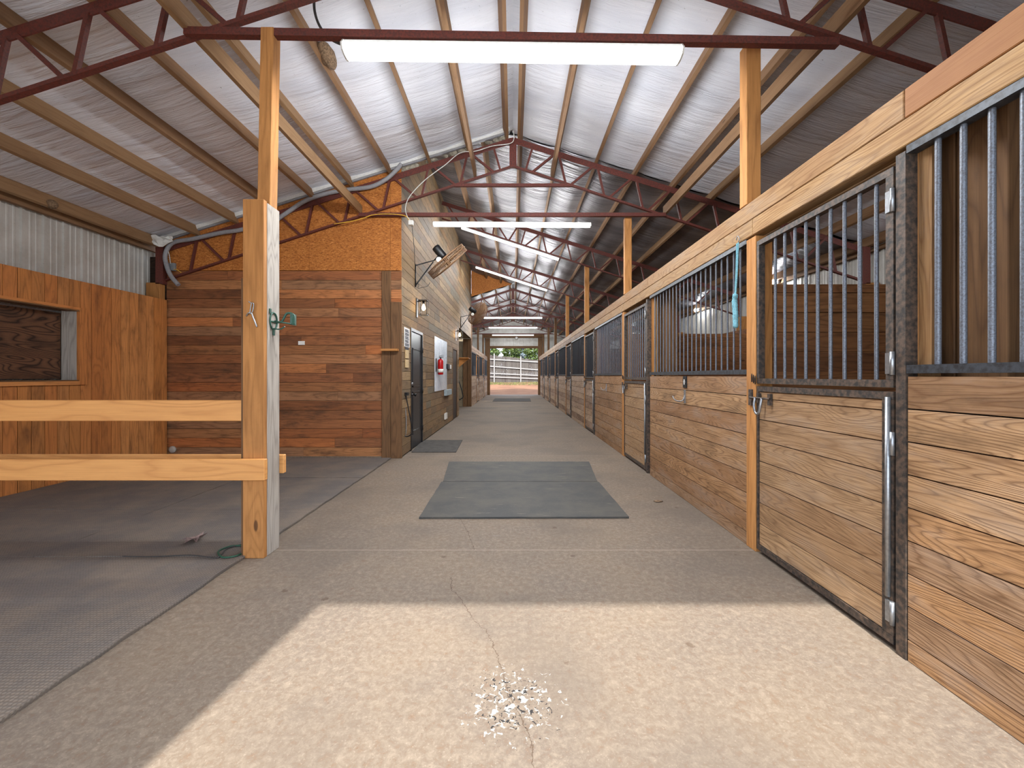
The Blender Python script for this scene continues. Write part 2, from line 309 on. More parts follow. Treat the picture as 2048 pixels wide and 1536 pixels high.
# ------------------------------------------------------------------ mesh building
class MB:
    def __init__(s): s.v = []; s.f = []; s.uv = []; s.r = []; s.sm = []
    def face(s, idx, uvs, r=0.5, smooth=False): s.f.append(idx); s.uv.append(uvs); s.r.append(r); s.sm.append(smooth)
    def obox(s, o, a, b, c, grain=0, r=None):
        """box from corner o along vectors a, b, c; the grain runs along vector number grain"""
        if r is None: r = R.random()
        o, a, b, c = Vector(o), Vector(a), Vector(b), Vector(c)
        if a.cross(b).dot(c) < 0: o = o+a; a = -a
        n = len(s.v); ax = [a, b, c]; L = [q.length for q in ax]
        for k in range(8): s.v.append(o+a*(k & 1)+b*((k >> 1) & 1)+c*((k >> 2) & 1))
        ou, ov = r*57.3+R.random()*9, r*31.7+R.random()*7
        quads = [((0, 2, 3, 1), 0, 1), ((4, 5, 7, 6), 0, 1), ((0, 1, 5, 4), 0, 2), ((2, 6, 7, 3), 0, 2), ((0, 4, 6, 2), 1, 2), ((1, 3, 7, 5), 1, 2)]
        for q, i, j in quads:
            if j == grain: i, j = j, i
            us = []
            for k in q:
                e = [(k & 1), (k >> 1) & 1, (k >> 2) & 1]
                us.append((ou+e[i]*L[i], ov+e[j]*L[j]+(0 if i == grain else 3.3)))
            s.face([n+k for k in q], us, r)
        return s
    def box(s, x0, x1, y0, y1, z0, z1, grain=0, r=None):
        return s.obox((x0, y0, z0), (x1-x0, 0, 0), (0, y1-y0, 0), (0, 0, z1-z0), grain, r)
    def bar(s, p, q, w, h, up=(0, 0, 1), r=None):
        """rectangular bar from p to q, width w sideways, height h along up (centred)"""
        p, q = Vector(p), Vector(q); d = q-p; dn = d.normalized(); upv = Vector(up)
        side = dn.cross(upv)
        if side.length < 1e-4: side = dn.cross(Vector((1, 0, 0)))
        side.normalize(); upv = side.cross(dn).normalized()
        return s.obox(p-side*w/2-upv*h/2, d, side*w, upv*h, 0, r)
    def tube(s, pts, rad, n=8, closed=False, caps=True, r=0.5):
        pts = [Vector(p) for p in pts]; m = len(pts); base = len(s.v)
        rads = rad if isinstance(rad, (list, tuple)) else [rad]*m
        prev = None; dist = 0
        for i, p in enumerate(pts):
            if closed: t = (pts[(i+1) % m]-pts[i-1])
            else: t = pts[min(i+1, m-1)]-pts[max(i-1, 0)]
            t.normalize()
            if prev is None:
                a = t.cross(Vector((0, 0, 1)))
                if a.length < 0.05: a = t.cross(Vector((1, 0, 0)))
            else: a = prev-t*prev.dot(t)
            a.normalize(); prev = a; b = t.cross(a)
            for k in range(n):
                w = 2*PI*k/n; s.v.append(p+(a*math.cos(w)+b*math.sin(w))*rads[i])
        seg = m if closed else m-1
        for i in range(seg):
            j = (i+1) % m; L = (pts[j]-pts[i]).length
            for k in range(n):
                k2 = (k+1) % n
                s.face([base+i*n+k, base+j*n+k, base+j*n+k2, base+i*n+k2], [(dist, k*.02), (dist+L, k*.02), (dist+L, k*.02+.02), (dist, k*.02+.02)], r, True)
            dist += L
        if caps and not closed:
            s.face([base+k for k in range(n)], [(0, 0)]*n, r)
            s.face([base+(m-1)*n+k for k in reversed(range(n))], [(0, 0)]*n, r)
        return s
    def lathe(s, prof, o, ax, n=16, r=0.5):
        """profile [(radius, distance along axis)]"""
        o, ax = Vector(o), Vector(ax).normalized(); a = ax.cross(Vector((0, 0, 1)))
        if a.length < .05: a = ax.cross(Vector((1, 0, 0)))
        a.normalize(); b = ax.cross(a); base = len(s.v)
        for (rr, h) in prof:
            for k in range(n):
                w = 2*PI*k/n; s.v.append(o+ax*h+(a*math.cos(w)+b*math.sin(w))*max(rr, 1e-4))
        for i in range(len(prof)-1):
            for k in range(n):
                k2 = (k+1) % n
                s.face([base+i*n+k, base+(i+1)*n+k, base+(i+1)*n+k2, base+i*n+k2][::-1], [(0, 0)]*4, r, True)
        s.face([base+k for k in range(n)], [(0, 0)]*n, r); s.face([base+(len(prof)-1)*n+k for k in reversed(range(n))], [(0, 0)]*n, r)
        return s
    def prism(s, poly, d, r=0.5, ua=None, va=None):
        """planar polygon (3D points) extruded by vector d"""
        poly = [Vector(p) for p in poly]; d = Vector(d); n = len(poly); base = len(s.v)
        s.v += poly+[p+d for p in poly]
        ua = Vector(ua or (1, 0, 0)); va = Vector(va or (0, 0, 1))
        uvs = [(p.dot(ua)+r*9, p.dot(va)) for p in poly]
        s.face(list(range(n)), uvs, r); s.face([base+n+k for k in range(n)][::-1], uvs[::-1], r)
        s.f[-2] = [base+k for k in range(n)]
        for k in range(n):
            k2 = (k+1) % n; L = (poly[k2]-poly[k]).length
            s.face([base+k2, base+k, base+n+k, base+n+k2], [(L, 0), (0, 0), (0, d.length), (L, d.length)], r)
        return s
    def ball(s, c, rx, ry=None, rz=None, n=12, m=8, jit=0.0, r=0.5):
        c = Vector(c); ry = ry or rx; rz = rz or rx; base = len(s.v)
        for i in range(m+1):
            th = PI*i/m
            for k in range(n):
                w = 2*PI*k/n; q = 1+R.uniform(-jit, jit)
                s.v.append(c+Vector((rx*math.sin(th)*math.cos(w)*q, ry*math.sin(th)*math.sin(w)*q, rz*math.cos(th)*q)))
        for i in range(m):
            for k in range(n):
                k2 = (k+1) % n
                s.face([base+i*n+k, base+(i+1)*n+k, base+(i+1)*n+k2, base+i*n+k2], [(0, 0)]*4, r, True)
        return s
    def build(s, name, mat, parent=None, bevel=0.0, normals=True):
        org = parent['_o'] if parent is not None else (0, 0, 0)
        o_ = Vector(org)
        me = bpy.data.meshes.new(name); me.from_pydata([v-o_ for v in s.v], [], s.f)
        uvl = me.uv_layers.new(name='UVMap'); flat = []
        for q in s.uv:
            for a in q: flat += [a[0], a[1]]
        uvl.data.foreach_set('uv', flat)
        at = me.attributes.new('rnd', 'FLOAT', 'FACE'); at.data.foreach_set('value', s.r)
        me.polygons.foreach_set('use_smooth', s.sm)
        me.materials.append(M[mat]); me.update()
        if normals:
            b = bmesh.new(); b.from_mesh(me); bmesh.ops.recalc_face_normals(b, faces=b.faces[:]); b.to_mesh(me); b.free()
        o = bpy.data.objects.new(name, me); C.objects.link(o)
        o['_o'] = tuple(org)
        if parent is not None: o.parent = parent
        if bevel:
            md = o.modifiers.new('bevel', 'BEVEL'); md.width = bevel; md.segments = 1; md.limit_method = 'ANGLE'
        return o
def thing(name, label, cat, loc=(0, 0, 0), group=None):
    o = bpy.data.objects.new(name, None); C.objects.link(o); o.location = loc; o['_o'] = tuple(loc)
    o.empty_display_size = .1
    return tag(o, label, cat, group)
def tag(o, label, cat, group=None, kind=None):
    o['label'] = label; o['category'] = cat
    if group: o['group'] = group
    if kind: o['kind'] = kind
    return o
def struct(o, label=None):
    o['kind'] = 'structure'
    if label: o['label'] = label
    return o
def dup(root, loc, label=None, group=None):
    r = root.copy(); C.objects.link(r); r.location = loc
    if label: r['label'] = label
    if group: r['group'] = group
    for ch in list(root.children):
        c = ch.copy(); C.objects.link(c); c.parent = r
        for g in ch.children:
            d = g.copy(); C.objects.link(d); d.parent = c
    return r
def spline(pts, n=8):
    pts = [Vector(p) for p in pts]; out = []
    for i in range(len(pts)-1):
        p0 = pts[max(i-1, 0)]; p1 = pts[i]; p2 = pts[i+1]; p3 = pts[min(i+2, len(pts)-1)]
        for k in range(n):
            t = k/n
            out.append(0.5*((2*p1)+(p2-p0)*t+(2*p0-5*p1+4*p2-p3)*t*t+(3*p1-p0-3*p2+p3)*t**3))
    out.append(pts[-1]); return out

def board_wall(mb, org, ud, vd, nd, u0, u1, v0, v1, pitch, thick, lens, holes=(), gap=0.004, first=None, jit=0.003):
    """boards run along ud, stacked along vd, thickness along nd; holes = (u0,u1,v0,v1)"""
    org, ud, vd, nd = Vector(org), Vector(ud), Vector(vd), Vector(nd)
    v = v0; k = 0
    while v < v1-0.01:
        w = (first if (first and k == 0) else pitch); ve = min(v+w, v1); k += 1
        u = u0; segs = []
        u_next = u0 + (R.uniform(0.3, 1.0)*lens[1] if lens[1] < (u1-u0) else lens[1]*2)
        while u < u1-0.01:
            e = min(u_next, u1); 
            if u1-e < 0.3: e = u1
            segs.append((u, e)); u = e; u_next = e+R.uniform(*lens)
        for a, b in segs:
            parts = [(a, b, v, ve)]
            for (ha, hb, hc, hd) in holes:
                nw = []
                for (pa, pb, pc, pd) in parts:
                    if pd <= hc+.002 or pc >= hd-.002 or pb <= ha or pa >= hb: nw.append((pa, pb, pc, pd)); continue
                    if pa < ha: nw.append((pa, ha, pc, pd))
                    if pb > hb: nw.append((hb, pb, pc, pd))
                    ma, mb_ = max(pa, ha), min(pb, hb)
                    if pc < hc-.01: nw.append((ma, mb_, pc, hc))
                    if pd > hd+.01: nw.append((ma, mb_, hd, pd))
                parts = nw
            r = R.random()
            for (pa, pb, pc, pd) in parts:
                th = thick-R.uniform(0, jit)
                mb.obox(org+ud*(pa+gap*.25)+vd*(pc+gap/2), ud*(pb-pa-gap*.5), vd*(pd-pc-gap), nd*th, 0, r)
        v = ve
    return mb

# roof geometry: ceiling sheet and top chord as functions of x
SL = 0.313; ZC = 5.25; ZT = 5.07; ZB = 4.615; SB = 0.3277
XL, XR = -5.80, 5.80
YF, YE = -0.40, 28.6; YA, YB = 6.64, 17.68      # front wall, end wall, raised bay
T_Y = [3.10, 6.56, 10.25, 13.95, 17.86, 21.4, 25.0]
XW = -1.77                                       # aisle face of the tack-room wall
XS = 1.80                                        # aisle face of the stall fronts

# ------------------------------------------------------------------ floor and ground
mb = MB(); mb.box(XL-.1, XR+.1, YF-1.2, YE+.4, -0.12, 0.0, 1, .5); struct(mb.build('floor', 'concrete'), 'stained concrete floor slab of the barn aisle')
def ground(name, x0, x1, y0, y1, zf, nx, ny, mat):
    mb = MB(); 
    for j in range(ny+1):
        for i in range(nx+1):
            x = x0+(x1-x0)*i/nx; y = y0+(y1-y0)*j/ny; mb.v.append(Vector((x, y, zf(x, y))))
    for j in range(ny):
        for i in range(nx):
            a = j*(nx+1)+i; mb.face([a, a+1, a+nx+2, a+nx+1], [(0, 0)]*4, .5, True)
    return mb.build(name, mat)
def zg(x, y):
    t = max(0, (y-30.0)/7.0); return -0.03+0.78*min(t, 1.6)**1.25+0.03*math.sin(x*1.3+y)*min(1, max(0, y-30)/3)
struct(ground('ground', -45, 45, YE+.35, 70, zg, 60, 60, 'dirt'), 'reddish bare dirt yard beyond the far doorway')
struct(ground('ground', -45, 45, -45, YF-1.2, lambda x, y: -0.04, 4, 4, 'gravel'), 'pale gravel yard in front of the barn, bouncing daylight inside')

# ------------------------------------------------------------------ roof
def sheet(name, x0, x1, y0, y1, sgn, mat, sag, nodes, ny, label):
    """insulation hung over the purlins, sagging between them; sgn=-1 left slope, +1 right-slope plane"""
    mb = MB(); xs = []
    nodes = sorted([n for n in nodes if x0 < n < x1]+[x0, x1])
    for a, b in zip(nodes[:-1], nodes[1:]):
        for k in range(6): t = k/6; xs.append((a+(b-a)*t, 4*t*(1-t)*sag*min(1, (b-a)/.5)))
    xs.append((x1, 0)); ys = [y0+(y1-y0)*j/ny for j in range(ny+1)]
    nx = len(xs)
    for y in ys:
        for (x, s_) in xs:
            w = s_*(1+0.35*math.sin(y*2.3+x))
            mb.v.append(Vector((x, y, ZC-SL*x*sgn-w)))
    for j in range(ny):
        for i in range(nx-1):
            a = j*nx+i; q = [a, a+nx, a+nx+1, a+1]
            mb.face(q, [(mb.v[k].x+7, mb.v[k].y) for k in q], .5, True)
    o = mb.build(name, mat, normals=False); struct(o, label); return o
PX = [.14+.61*k for k in range(9)]+[5.62]
nodesR = PX+[-.47, -1.08]; nodesL = [-p for p in PX]
sheet('ceiling', -0.02, XR, YF, YA+.1, 1, 'vinyl', .022, nodesR, 40, 'white vinyl insulation under the near right roof slope')
sheet('ceiling', XL, 0.02, YF, YA, -1, 'vinyl', .022, nodesL, 40, 'white vinyl insulation under the near left roof slope')
sheet('ceiling', XW-.05, XR, YA+.1, YB, 1, 'foil', .05, nodesR, 60, 'silver foil insulation over the middle bays')
sheet('ceiling', -0.02, XR, YB, YE, 1, 'foil', .05, nodesR, 60, 'silver foil insulation over the far right slope')
sheet('ceiling', XL, 0.02, YB, YE, -1, 'foil', .05, nodesL, 60, 'silver foil insulation over the far left slope')
def roofslab(x0, x1, y0, y1, sgn):
    mb = MB(); z0 = ZC-SL*x0*sgn+.05; z1 = ZC-SL*x1*sgn+.05
    mb.prism([(x0, y0, z0), (x1, y0, z1), (x1, y0, z1+.05), (x0, y0, z0+.05)], (0, y1-y0, 0)); struct(mb.build('roof', 'roof_metal'), 'metal roof sheeting')
roofslab(0, XR+.35, YF-.3, YE+.4, 1); roofslab(XW-.1, 0, YA, YB, 1); roofslab(XL-.35, 0, YF-.3, YA, -1); roofslab(XL-.35, 0, YB, YE+.4, -1)
mb = MB(); mb.prism([(XW, YA, ZC+SL*XW), (0, YA, ZC), (XW, YA, ZC-SL*XW+.1)], (0, .03, 0)); struct(mb.build('wall_gable', 'siding'), 'siding closing the raised roof bay')
mb = MB(); mb.prism([(XW, YB-.04, ZC+SL*XW-.02), (0.02, YB-.04, ZC-.02), (XW, YB-.04, ZC-SL*XW+.02)], (0, .02, 0)); o = mb.build('wall_gable', 'osb'); struct(o, 'orange strand board triangle under the raised roof')
# white channel where the near left insulation ends, and torn insulation scraps at its edge
mb = MB(); mb.bar((XL+.1, YA-.085, ZC+SL*(XL+.1)-.04), (-.05, YA-.085, ZC-.05), .04, .06); struct(mb.build('trim_1', 'white_metal'), 'white metal channel along the end of the near insulation')
mb = MB(); mb.bar((XL+.1, YA-.075, ZC+SL*(XL+.1)-.085), (-.05, YA-.075, ZC-.095), .03, .022); struct(mb.build('trim_2', 'grey_pvc'), 'grey lip under the white channel')

# purlins
ords = ['first', 'second', 'third', 'fourth', 'fifth', 'sixth', 'seventh', 'eighth', 'ninth', 'tenth']
def purlin(x, y0, y1, sgn, label, group, dz=0.0, depth=.165):
    nrm = Vector((SL*sgn, 0, 1)).normalized(); sl = Vector((1, 0, -SL*sgn)).normalized()
    base = Vector((x, y0, ZC-SL*x*sgn-.005+dz))
    mb = MB(); y = y0
    mb.obox(base-sl*.021-nrm*depth, (0, y1-y0, 0), sl*.042, nrm*depth, 0)
    o = mb.build('roof_purlin', 'purlin'); tag(o, label, 'roof beam', group)
for k, p in enumerate(PX):
    purlin(p, YF, YE, 1, f'{ords[k]} brown wooden purlin right of the ridge, running the barn length', 'long purlins under the right roof slope')
    purlin(-p, YF, YA-.02, -1, f'{ords[k]} brown wooden purlin left of the ridge, under the near white insulation', 'near purlins under the left roof slope')
    purlin(-p, YB+.02, YE, -1, f'{ords[k]} wooden purlin left of the ridge, under the far silver insulation', 'far purlins under the left roof slope')
purlin(-.47, YA+.12, YB-.06, 1, 'wooden purlin just left of the ridge under the raised silver insulation', 'purlins of the raised roof bay')
purlin(-1.08, YA+.12, YB-.06, 1, 'wooden purlin nearest the tall board wall under the raised silver insulation', 'purlins of the raised roof bay')
# long beams standing on the bottom chords
for x, w in ((-.60, 'left of centre'), (.62, 'right of centre'), (-2.41, 'over the left edge of the aisle'), (2.41, 'over the right stalls')):
    z = ZB-SB*abs(x)+.03
    mb = MB(); mb.box(x-.02, x+.02, YF, T_Y[1]+.05, z, z+.14, 1)
    o = mb.build('ceiling_joist', 'purlin'); tag(o, f'brown wooden joist lying on the two near trusses, {w}', 'roof beam', 'joists on the near trusses')

# ------------------------------------------------------------------ trusses
def truss(Y, label, mono=False, tie=True, tz=(0, 0), upper=True):
    t = thing('roof_truss', label, 'roof truss', (0, Y, ZB), 'red steel roof trusses')
    xe = 5.55
    def top(x, s): return ZT-SL*abs(x) if not (mono and x < 0) else ZT-SL*x
    def bot(x): return ZB-SB*abs(x) if not (mono and x < 0) else ZB-SB*x
    def seg(name, p, q, w, h):
        mb = MB(); mb.bar(p, q, w, h); return mb.build(name, 'red_steel', t)
    # right half
    for sg in ((1,) if mono else (1, -1)):
        mb = MB(); p = Vector((0, Y, ZT-.045)); q = Vector((sg*xe, Y, ZT-SL*xe-.045))
        mb.bar(p, q, .012, .09); mb.bar(p+Vector((0, .03, .04)), q+Vector((0, .03, .04)), .07, .01); mb.build('top_chord', 'red_steel', t)
        seg('bottom_chord', (0, Y, ZB), (sg*xe, Y, ZB-SB*xe), .045, .03)
        nodes = [.20]+PX[1:]
        seg('web_strut', (sg*.30, Y, ZT-.09-SL*.3), (sg*.2, Y, ZB-SB*.2), .03, .03)
        for k in range(1, 9):
            x = PX[k]
            seg('web_strut', (sg*(PX[k-1]+.16), Y, ZB-SB*(PX[k-1]+.16)), (sg*(x-.1), Y, ZT-.07-SL*(x-.1)), .032, .032)
            seg('web_strut', (sg*(x-.02), Y, ZT-.07-SL*(x-.02)), (sg*(x+.08), Y, ZB-SB*(x+.08)), .032, .032)
        mb = MB(); mb.box(sg*xe-.06, sg*xe+.06, Y-.05, Y+.05, ZB-SB*xe-.05, ZT-SL*xe); mb.build('end_plate', 'red_steel', t)
    if mono:
        x1 = XW+.02
        mb = MB(); mb.bar((0, Y, ZT-.045), (x1, Y, ZT-SL*x1-.045), .012, .09); mb.bar((0, Y+.03, ZT-.005), (x1, Y+.03, ZT-SL*x1-.005), .07, .01); mb.build('top_chord', 'red_steel', t)
        seg('bottom_chord', (0, Y, ZB), (x1, Y, ZB-SB*x1), .045, .03)
        for a, b in ((-.1, .1), (-.15, -.45), (-.5, -.45), (-.7, -1.05), (-1.12, -1.05), (-1.3, -1.6)):
            seg('web_strut', (a, Y, ZB-SB*a), (b, Y, ZT-.07-SL*b), .032, .032)
    else:
        mb = MB(); mb.box(-.055, .055, Y-.03, Y+.03, ZB-.02, ZT-.02); mb.build('center_plate', 'red_steel', t)
    if tie: seg('tie_beam', (-2.42, Y-.03, 3.835+tz[0]), (2.4, Y-.03, 3.835+tz[1]), .05, .055)
    if upper and not mono: seg('collar_tie', (-.93, Y-.03, ZB-SB*.93-.01), (.93, Y-.03, ZB-SB*.93-.01), .04, .045)
    return t
tl = ['red steel truss nearest the camera, above the first tube light', 'red steel truss in front of the strand board wall', 'red steel half truss leaning on the tall board wall, nearer one',
      'red steel half truss leaning on the tall board wall, farther one', 'red steel truss just past the strand board triangle', 'second red steel truss counted from the far end', 'red steel truss nearest the far doorway']
for i, Y in enumerate(T_Y):
    truss(Y, tl[i], mono=i in (2, 3), tie=i not in (2, 3), tz=(.005, -.075) if i == 0 else (0, 0))

# ------------------------------------------------------------------ outer walls
def corrugated(name, p0, ud, length, z0, zt, nrm, mat, label, pitch=.229, parent=None):
    """ribbed sheet from p0 along ud, z0..zt(u), ribs stand out along nrm"""
    mb = MB(); p0, ud, nrm = Vector(p0), Vector(ud), Vector(nrm); prof = []
    u = 0
    while u < length:
        for du, h in ((0, 0), (.012, .018), (.042, .018), (.054, 0), (.095, 0), (.102, .005), (.12, .005), (.127, 0), (.16, 0), (.167, .005), (.185, .005), (.192, 0)):
            if u+du*pitch/.229 < length: prof.append((u+du*pitch/.229, h))
        u += pitch
    prof.append((length, 0)); n = len(prof)
    for (a, h) in prof:
        for side in (0, 1):
            b = p0+ud*a+nrm*(h-.004*side)
            mb.v.append(Vector((b.x, b.y, z0))); mb.v.append(Vector((b.x, b.y, zt(a))))
    for i in range(n-1):
        a = i*4; b = a+4
        for q in ([a, b, b+1, a+1], [a+2, a+3, b+3, b+2]): mb.face(q, [(0, 0)]*4, .5)
    o = mb.build(name, mat, parent, normals=False)
    if label: struct(o, label)
    return o
zw = ZC+SL*XL
corrugated('wall_left', (XL+.01, YF, 0), (0, 1, 0), YE-YF, 0, lambda u: zw+.02, (1, 0, 0), 'siding', 'off-white corrugated metal outer wall left of the horse pen')
corrugated('wall_right', (XR-.01, YF, 0), (0, 1, 0), YE-YF, 0, lambda u: zw+.02, (-1, 0, 0), 'siding', 'off-white corrugated metal outer wall behind the right stalls')
mb = MB(); mb.box(XL-.03, XL-.005, YF, YE, 0, zw+.05, 1); struct(mb.build('wall_left', 'siding')); mb = MB(); mb.box(XR+.005, XR+.03, YF, YE, 0, zw+.05, 1); struct(mb.build('wall_right', 'siding'))
# front wall behind the camera: doorway X -1.46..1.80, 3.25 high
def gable(name, y, dx0, dx1, dz, mat, label):
    zt = lambda x: ZC-SL*abs(x)+.02
    mb = MB()
    if name == 'wall_front':       # added unseen lower opening, lets daylight into the pen
        mb.prism([(XL, y, 0), (-5.35, y, 0), (-5.35, y, 2.15), (-2.1, y, 2.15), (-2.1, y, 0), (dx0, y, 0), (dx0, y, dz), (dx0, y, zt(dx0)), (XL, y, zt(XL))], (0, .04, 0))
    else: mb.prism([(XL, y, 0), (dx0, y, 0), (dx0, y, dz), (dx0, y, zt(dx0)), (XL, y, zt(XL))], (0, .04, 0))
    mb.prism([(dx1, y, 0), (XR, y, 0), (XR, y, zt(XR)), (dx1, y, zt(dx1)), (dx1, y, dz)], (0, .04, 0))
    mb.prism([(dx0, y, dz), (dx1, y, dz), (dx1, y, zt(dx1)), (0, y, zt(0)), (dx0, y, zt(dx0))], (0, .04, 0))
    struct(mb.build(name, mat), label)
gable('wall_front', YF-.04, -1.46, 1.82, 3.30, 'siding', 'metal front wall behind the camera')
gable('wall_back', YE+.02, -1.60, 1.74, 3.24, 'siding', 'metal end wall around the far doorway')
corrugated('wall_back', (-1.6, YE, 0), (1, 0, 0), 3.34, 3.3, lambda u: 4.1, (0, -1, 0), 'siding', 'corrugated strip above the far doorway')
mb = MB(); mb.box(-2.0, 2.1, YE-.12, YE-.04, 3.92, 4.2, 0); mb.box(-1.7, 1.85, YE-.10, YE-.02, 3.20, 3.36, 0)
mb.box(-1.9, -1.58, YE-.14, YE+.02, 0, 3.9, 2); mb.box(1.72, 2.0, YE-.14, YE+.02, 0, 3.9, 2); struct(mb.build('door_frame_far', 'brown_timber'), 'brown timber frame of the far doorway').name = 'trim_3'

# eave purlins
for sx, w in ((-1, 'left'), (1, 'right')):
    mb = MB(); mb.box(sx*5.72-.03, sx*5.72+.03, YF, YE, zw-.16, zw-.02, 1)
    o = mb.build('eave_beam', 'purlin'); tag(o, f'brown wooden eave beam on top of the {w} metal wall', 'roof beam', 'eave beams')
# posts in the outer walls under the trusses
for Y in T_Y:
    for sx in (-1, 1):
        if sx < 0 and Y in T_Y[2:5]: continue
        mb = MB(); mb.box(sx*5.65-.11, sx*5.65+.11, Y-.05, Y+.05, 0, ZB-SB*5.55-.03, 2)
        o = mb.build('wall_post', 'post_pine', bevel=.004)
        tag(o, f'wooden wall post carrying the {"left" if sx<0 else "right"} end of the {ords[T_Y.index(Y)]} truss from the camera', 'post', 'outer wall posts')

# ------------------------------------------------------------------ left pen
mb = MB(); board_wall(mb, (-5.49, 0, 0), (0, 0, 1), (0, 1, 0), (1, 0, 0), 0.0, 2.50, YF+.02, 6.56, .134, .025, (9, 9), holes=[(1.25, 2.11, 2.9, 5.2)], gap=.006, jit=.005)
mb.box(-5.51, -5.495, YF+.02, 2.86, 0, 2.49, 1, .1); mb.box(-5.51, -5.495, 5.25, 6.56, 0, 2.49, 1, .1)
o = mb.build('wall_pen_left', 'pen_boards'); struct(o, 'vertical pine board wainscot along the left side of the pen'); o.name = 'wall_left'
# boarded window
w1 = thing('window_1', 'boarded-up window opening in the pine wall', 'window', (-5.46, 4.05, 1.25)); w1['kind'] = 'structure'
mb = MB(); mb.box(-5.66, -5.47, 5.2, 5.24, 1.22, 2.14, 2); mb.box(-5.66, -5.455, 2.86, 2.9, 1.22, 2.14, 2); mb.build('window_jamb', 'grey_timber', w1)
mb = MB(); mb.box(-5.66, -5.455, 2.9, 5.24, 1.215, 1.25, 1); mb.box(-5.60, -5.44, 2.86, 5.24, 2.11, 2.135, 1); mb.build('window_sill', 'brown_timber', w1)
mb = MB(); mb.box(-5.47, -5.44, 5.21, 5.30, 1.19, 2.16, 2); mb.box(-5.47, -5.44, 2.8, 5.21, 1.19, 1.235, 1); mb.box(-5.47, -5.44, 2.8, 5.21, 2.125, 2.16, 1); mb.build('window_frame', 'pen_boards', w1)
mb = MB(); mb.box(-5.68, -5.66, 2.9, 5.19, 1.265, 2.085, 1, .3); mb.build('shutter', 'figured_ply', w1)
mb = MB(); mb.box(-5.665, -5.65, 2.9, 5.19, 2.088, 2.108, 1); mb.build('daylight_strip', 'galv', w1)  # bright metal strip put in for the slit of daylight above the shutter

# planked wall facing the camera + strand board above
mb = MB(); board_wall(mb, (0, YA-.05, 0), (1, 0, 0), (0, 0, 1), (0, 1, 0), -5.5, XW-.0, 0.02, 2.97, .1475, .025, (.7, 3.2), gap=.005)
struct(mb.build('wall_tack_front', 'reclaimed'), 'reclaimed horizontal plank wall at the back of the pen').name = 'wall_inner'
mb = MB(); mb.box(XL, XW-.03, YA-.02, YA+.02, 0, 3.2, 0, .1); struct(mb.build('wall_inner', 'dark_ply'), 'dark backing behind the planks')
mb = MB()
xs = [-5.62, -4.45, -3.23, -2.01+.06, XW]
for a, b in zip(xs[:-1], xs[1:]):
    mb.prism([(a+.002, YA-.055, 2.975), (b-.002, YA-.055, 2.975), (b-.002, YA-.055, ZC+SL*b+.0), (a+.002, YA-.055, ZC+SL*a+.0)], (0, .03, 0), R.random())
struct(mb.build('wall_inner', 'osb'), 'orange strand board gable wall above the planks')
mb = MB(); mb.box(-5.45, XW, YA-.075, YA-.05, 0, .025, 0); struct(mb.build('trim_4', 'concrete'), 'thin concrete curb below the plank wall')

# ------------------------------------------------------------------ tack-room wall along the aisle
zr = ZC-SL*XW
mb = MB()
d1 = (7.19, 8.13, 0, 2.14); d2 = (12.2, 13.15, 0, 2.15)
board_wall(mb, (XW-.025, 0, 0), (0, 1, 0), (0, 0, 1), (1, 0, 0), YA-.05, 13.6, 0.02, 2.89, .151, .025, (.4, 2.0), holes=[d1, d2], gap=.006)
board_wall(mb, (XW-.025, 0, 0), (0, 1, 0), (0, 0, 1), (1, 0, 0), YA-.05, YB-.05, 2.89, zr, .151, .025, (1.2, 3.6), gap=.006)
struct(mb.build('wall_aisle', 'aisle_boards'), 'tall reclaimed board wall along the left of the aisle').name = 'wall_aisle'
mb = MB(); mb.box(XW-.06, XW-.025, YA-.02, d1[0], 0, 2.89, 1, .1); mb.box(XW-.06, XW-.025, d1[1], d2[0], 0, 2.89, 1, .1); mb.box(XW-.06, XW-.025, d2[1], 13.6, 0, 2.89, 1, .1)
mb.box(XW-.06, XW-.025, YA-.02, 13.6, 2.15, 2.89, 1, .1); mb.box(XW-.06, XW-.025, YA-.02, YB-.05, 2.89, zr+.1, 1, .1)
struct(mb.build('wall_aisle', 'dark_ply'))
# corner timbers facing the camera
for x0, x1, zt_, yy, lb in ((-2.075, -1.935, 2.96, .03, 'brown timber upright left of the wall corner, reaching the strand board'), (-1.93, XW+.012, 2.47, .035, 'shorter brown timber upright right at the wall corner')):
    mb = MB(); mb.box(x0, x1, YA-.055-yy, YA-.052, 0.0, zt_, 2); o = mb.build('corner_board', 'brown_timber', bevel=.003); tag(o, lb, 'corner board', 'uprights at the wall corner')
mb = MB(); mb.box(-2.06, -1.80, YA-.19, YA-.09, 1.69, 1.725, 0); o = mb.build('wall_ledge', 'post_pine', bevel=.002); tag(o, 'small wooden ledge across the corner timbers', 'shelf')
# wash bay behind the overhanging wall
mb = MB(); mb.box(-4.6, XW-.06, 13.56, 13.6, 0, 2.9); mb.box(-4.64, -4.6, 13.56, 17.75, 0, 2.9); mb.box(-4.6, -2.13, 17.70, 17.74, 0, 2.9); mb.box(-4.6, XW-.02, 13.61, 17.58, 2.89, 2.92)
struct(mb.build('wall_bay', 'tan_ply'), 'tan plywood lining of the open bay beyond the second lantern')
for x0, x1, lb in ((-2.12, -1.95, 'left'), (-1.94, XW, 'right')):
    mb = MB(); mb.box(x0, x1, 17.60, 17.76, 0, 2.88, 2); o = mb.build('bay_post', 'brown_timber', bevel=.004); tag(o, f'thick brown post at the far side of the open bay, {lb} one of two', 'post', 'posts of the open bay')

